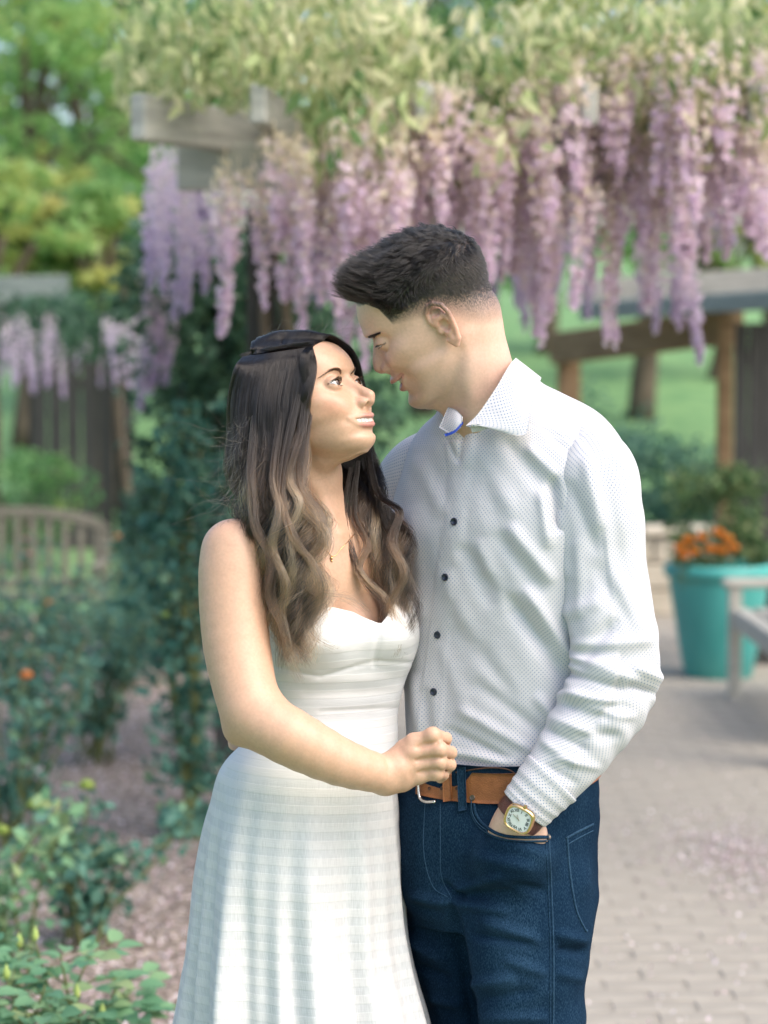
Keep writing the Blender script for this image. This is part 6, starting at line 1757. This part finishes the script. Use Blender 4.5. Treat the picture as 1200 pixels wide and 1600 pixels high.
# ---- far shelter on the left: roof beam, posts, board screen, wisteria on it
Ds = 18.0; ks = Ds / F_PX; X_ = lambda px: (px - 600) * ks; zt = lambda py, D=Ds: P(600, py, D)[2]
sh = empty('garden_shelter', (X_(60), Ds, terrain_z(0, Ds)), 'dark board screen under a grey roof beam beyond the slatted bench', 'shelter', 'garden shelters')
part('roof_beam', WOODG, sh, (X_(-40), Ds - .5, zt(455, Ds - .5)), (X_(122), Ds - .5, zt(452, Ds - .5)), .08, .20); part('roof_beam', WOODD, sh, (X_(-40), Ds - .2, zt(485)), (X_(118), Ds + .6, zt(485)), .08, .16)
for px in (62, 88, 114, 140, 166, 192): part('board', WOODD, sh, (X_(px), Ds, .0), (X_(px), Ds, zt(556)), .112, .02, .004)
part('rail', WOODD, sh, (X_(52), Ds + .04, zt(600)), (X_(190), Ds + .04, zt(600)), .04, .08); part('post', WOODD, sh, (X_(198), Ds, 0), (X_(198), Ds, zt(480)), .10, .10); part('post', WOODD, sh, (X_(52), Ds + .1, 0), (X_(52), Ds + .1, zt(480)), .09, .09)
wis2 = empty('wisteria', (X_(100), Ds, terrain_z(0, Ds)), 'shaded wisteria hanging over the far dark board screen', 'wisteria', 'wisteria vines')
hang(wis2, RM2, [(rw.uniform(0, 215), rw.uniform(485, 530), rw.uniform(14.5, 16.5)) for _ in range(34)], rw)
lv = [leaf_cloud(blob(40, P(rw.uniform(-30, 230), rw.uniform(485, 545), rw.uniform(15, 17.5)), (.3, .3, .15), rw, .1), .10, .4, np.clip(rw.normal(.15, .15, 40), 0, 1), rw, .5) for _ in range(24)]  # these wisteria leaves are coloured dark to stand for shade
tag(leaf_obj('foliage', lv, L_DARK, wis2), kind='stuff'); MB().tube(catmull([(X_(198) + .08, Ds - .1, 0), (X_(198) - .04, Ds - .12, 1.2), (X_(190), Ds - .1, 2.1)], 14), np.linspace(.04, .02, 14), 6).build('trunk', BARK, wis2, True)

# ---- right shelter: brown frame, sunlit roof edge, dark board wall
D1 = 13.5; k1 = D1 / F_PX; X_ = lambda px, D=D1: (px - 600) * D / F_PX; zt = lambda py, D=D1: P(600, py, D)[2]
s2 = empty('garden_shelter', (X_(1130), D1, 0), 'brown post and beam shelter with dark board wall behind the pot', 'shelter', 'garden shelters')
part('beam', WOODB, s2, (X_(868, 15.4), 15.4, zt(545, 15.4)), (X_(1150), D1, zt(508)), .10, .20)
part('post', WOODB, s2, (X_(1132), D1, 0), (X_(1132), D1, zt(490)), .085, .085); part('post', WOODB, s2, (X_(888, 15.4), 15.4, 0), (X_(888, 15.4), 15.4, zt(540, 15.4)), .14, .14)
ra, rb0, rc, rd0 = (np.array(q) for q in ((X_(905, 12.8), 12.8, zt(478, 12.8)), (X_(1260, 11.5), 11.5, zt(456, 11.5)), (X_(1260, 13.2), 13.2, zt(418, 13.2)), (X_(905, 14.6), 14.6, zt(440, 14.6))))
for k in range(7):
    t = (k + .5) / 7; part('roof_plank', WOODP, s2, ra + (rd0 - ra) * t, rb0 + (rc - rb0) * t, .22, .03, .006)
part('fascia', WOODG, s2, ra - np.array((0, .04, .03)), rb0 - np.array((0, .04, .03)), .03, .09)
for k in range(6): x = X_(1157 + k * 22, 12.6); part('board', WOODD, s2, (x, 12.6, 0), (x, 12.6, zt(505, 12.6)), .070, .02, .004)
part('rail', WOODD, s2, (X_(1146, 12.7), 12.64, zt(560, 12.7)), (X_(1300, 12.7), 12.64, zt(560, 12.7)), .04, .08)
part('roof_beam', WOOD, s2, (X_(1060, 9.9), 9.9, zt(318, 9.9)), (X_(1260, 9.3), 9.3, zt(322, 9.3)), .06, .14)
part('post', WOODD, s2, (X_(1250, 9.4), 9.4, 0), (X_(1250, 9.4), 9.4, zt(330, 9.4)), .1, .1)
# low pale stone wall beyond
STONE = mat_simple('pale_cut_stone', (.42, .37, .29), (.58, .52, .42), 4, rough=.9, bump_s=.4, detail=8)
lw = empty('stone_wall', (1.6, 15.2, 0), 'low pale stone wall by the pot at the path end', 'wall'); rs_ = random.Random(5)
for row in range(3):
    x = .75 - .1 * (row % 2)
    while x < 2.9: w = rs_.uniform(.24, .42); MB().box((x + w / 2, 15.2 + rs_.uniform(-.01, .01), .085 + row * .165), (w - .015, .30, .155), None, .012).build('stone', STONE, lw); x += w
for k in range(5): MB().box((.95 + k * .44, 15.2, .53), (.43, .36, .05), None, .01).build('coping', STONE, lw)

# ---- shrubs in the middle distance
def shrub(px, by, D, r3, n, seed, mat, label, size=.06, group='shrubs beyond the path'):
    r = np.random.default_rng(seed); base = np.array(((px - 600) / F_PX * D, D, float(terrain_z(0, D)))); o = empty('shrub', base, label, 'shrub', group); parts_ = []
    cz = base + np.array((0, 0, r3[2] * .95))
    for k in range(n // 50):
        c = blob(1, cz, np.array(r3) * .85, r, .4)[0]; pts = blob(50, c, np.array(r3) * .28, r, .2); pts[:, 2] = np.maximum(pts[:, 2], base[2] + .03)
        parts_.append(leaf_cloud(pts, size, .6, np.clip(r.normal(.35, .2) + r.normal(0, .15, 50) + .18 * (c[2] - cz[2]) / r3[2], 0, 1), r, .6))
    leaf_obj('foliage', parts_, mat, o); mb = MB()
    for k in range(6): e = blob(1, cz, np.array(r3) * .7, r, .3)[0]; mb.tube(np.array([base + np.array((.03 * r.normal(), .03 * r.normal(), 0)), (base + e) / 2, e]), [.02, .014, .006], 5)
    mb.build('stem', BARK, o, True); return o
shrub(1010, 0, 16.8, (.75, .5, .55), 2600, 41, L_BUSH, 'round blue green shrub beside the man\'s shoulder, under the brown beam')
shrub(1095, 0, 15.9, (.45, .4, .48), 1700, 42, L_BUSH, 'blue green shrub between the brown post and the pot')
shrub(930, 0, 18.5, (.6, .5, .62), 1600, 43, L_BUSH, 'taller dark shrub just behind the man\'s shoulder')
shrub(30, 0, 17.0, (.55, .4, .50), 1400, 44, L_TREE2, 'green shrub at the frame edge beside the dark board screen')
shrub(285, 0, 12.5, (.38, .4, .60), 1400, 45, L_BUSH, 'dark shrub between the slatted bench and the climbing rose')
shrub(205, 0, 13.2, (.26, .35, .40), 700, 46, L_ROSE, 'leafy shrub at the end of the slatted bench')
shrub(640, 0, 20.0, (.6, .5, .40), 1000, 47, L_BUSH, 'low shrub on the lawn seen just below the man\'s chin')

# ---- trees
def tree(px, D, zc, r3, n, seed, mat, label, size=.15, base_px=None):
    r = np.random.default_rng(seed); x = (px - 600) / F_PX * D; bz = float(np.minimum(terrain_z(0, D), 5 + .004 * D)); base = np.array((x if base_px is None else (base_px - 600) / F_PX * D, D, bz)); c0 = np.array((x, D, zc)); o = empty('tree', base, label, 'tree', 'trees beyond the garden'); mb = MB()
    top = c0 + np.array((0, 0, r3[2] * .3)); mb.tube(catmull([base, (base * .6 + c0 * .4) + np.array((.1, 0, 0)), top], 12), np.linspace(.16, .05, 12), 8); parts_ = []
    for k in range(n // 85):
        c = blob(1, c0, np.array(r3), r, .45)[0]
        if k < 14: mb.tube(catmull([base * .5 + c0 * .5, (c0 + c) / 2 + np.array((0, 0, -.15)), c], 8), np.linspace(.06, .015, 8), 5)
        pts = blob(60, c, np.array((r3[0] * .22, r3[1] * .22, r3[2] * .13)), r, .1)
        parts_.append(leaf_cloud(pts, size, .7, np.clip(r.normal(.42, .22) + r.normal(0, .16, 60), 0, 1), r, .6))
    mb.build('trunk', BARK, o, True); leaf_obj('crown', parts_, mat, o)
tree(40, 24, 4.2, (1.9, 1.6, 2.0), 7000, 51, L_TREE, 'bright green broadleaf tree filling the upper corner beside the pergola beam')
tree(170, 28, 4.6, (1.7, 1.5, 2.1), 5600, 52, L_TREE2, 'mid green tree rising just past the end of the pergola beam')
tree(-40, 19, 2.5, (1.2, 1.0, 0.9), 3400, 53, L_TREE, 'low sunny tree above the far shelter roof at the frame edge')
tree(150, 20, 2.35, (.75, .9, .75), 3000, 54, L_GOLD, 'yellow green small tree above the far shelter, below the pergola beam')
tree(330, 30, 5.6, (1.8, 1.5, 2.2), 4600, 55, L_TREE, 'sunlit tree behind the thick of the wisteria leaves')
tree(660, 27, 5.2, (2.0, 1.6, 1.9), 5600, 56, L_TREE2, 'dark green tree above the man\'s head, behind the wisteria')
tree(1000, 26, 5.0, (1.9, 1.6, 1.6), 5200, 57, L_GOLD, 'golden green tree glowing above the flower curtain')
tree(1190, 23, 4.0, (1.2, 1.2, 1.7), 4000, 58, L_GOLD, 'tree with sunlight-yellow leaves at the frame edge above the right shelter roof')
tree(850, 34, 4.2, (2.6, 1.6, 1.8), 4200, 59, L_TREE2, 'far green tree seen between the hanging flowers')
tree(1120, 30, 3.4, (1.5, 1.3, 1.0), 3000, 60, L_TREE, 'bright tree glimpsed between the shelter beams')
tree(480, 33, 4.0, (2.2, 1.5, 1.7), 3600, 61, L_TREE2, 'far green tree behind the dark climber')
tree(270, 36, 3.2, (2.2, 1.6, 1.4), 3200, 62, L_TREE2, 'far green tree low behind the shade-toned violet flowers')
tree(60, 38, 4.2, (2.8, 1.6, 2.0), 3800, 63, L_TREE2, 'most distant tree, low behind the yellow green small tree')
tree(760, 40, 7.2, (2.6, 1.6, 2.0), 3600, 64, L_TREE, 'tall far tree whose top shows over the wisteria')
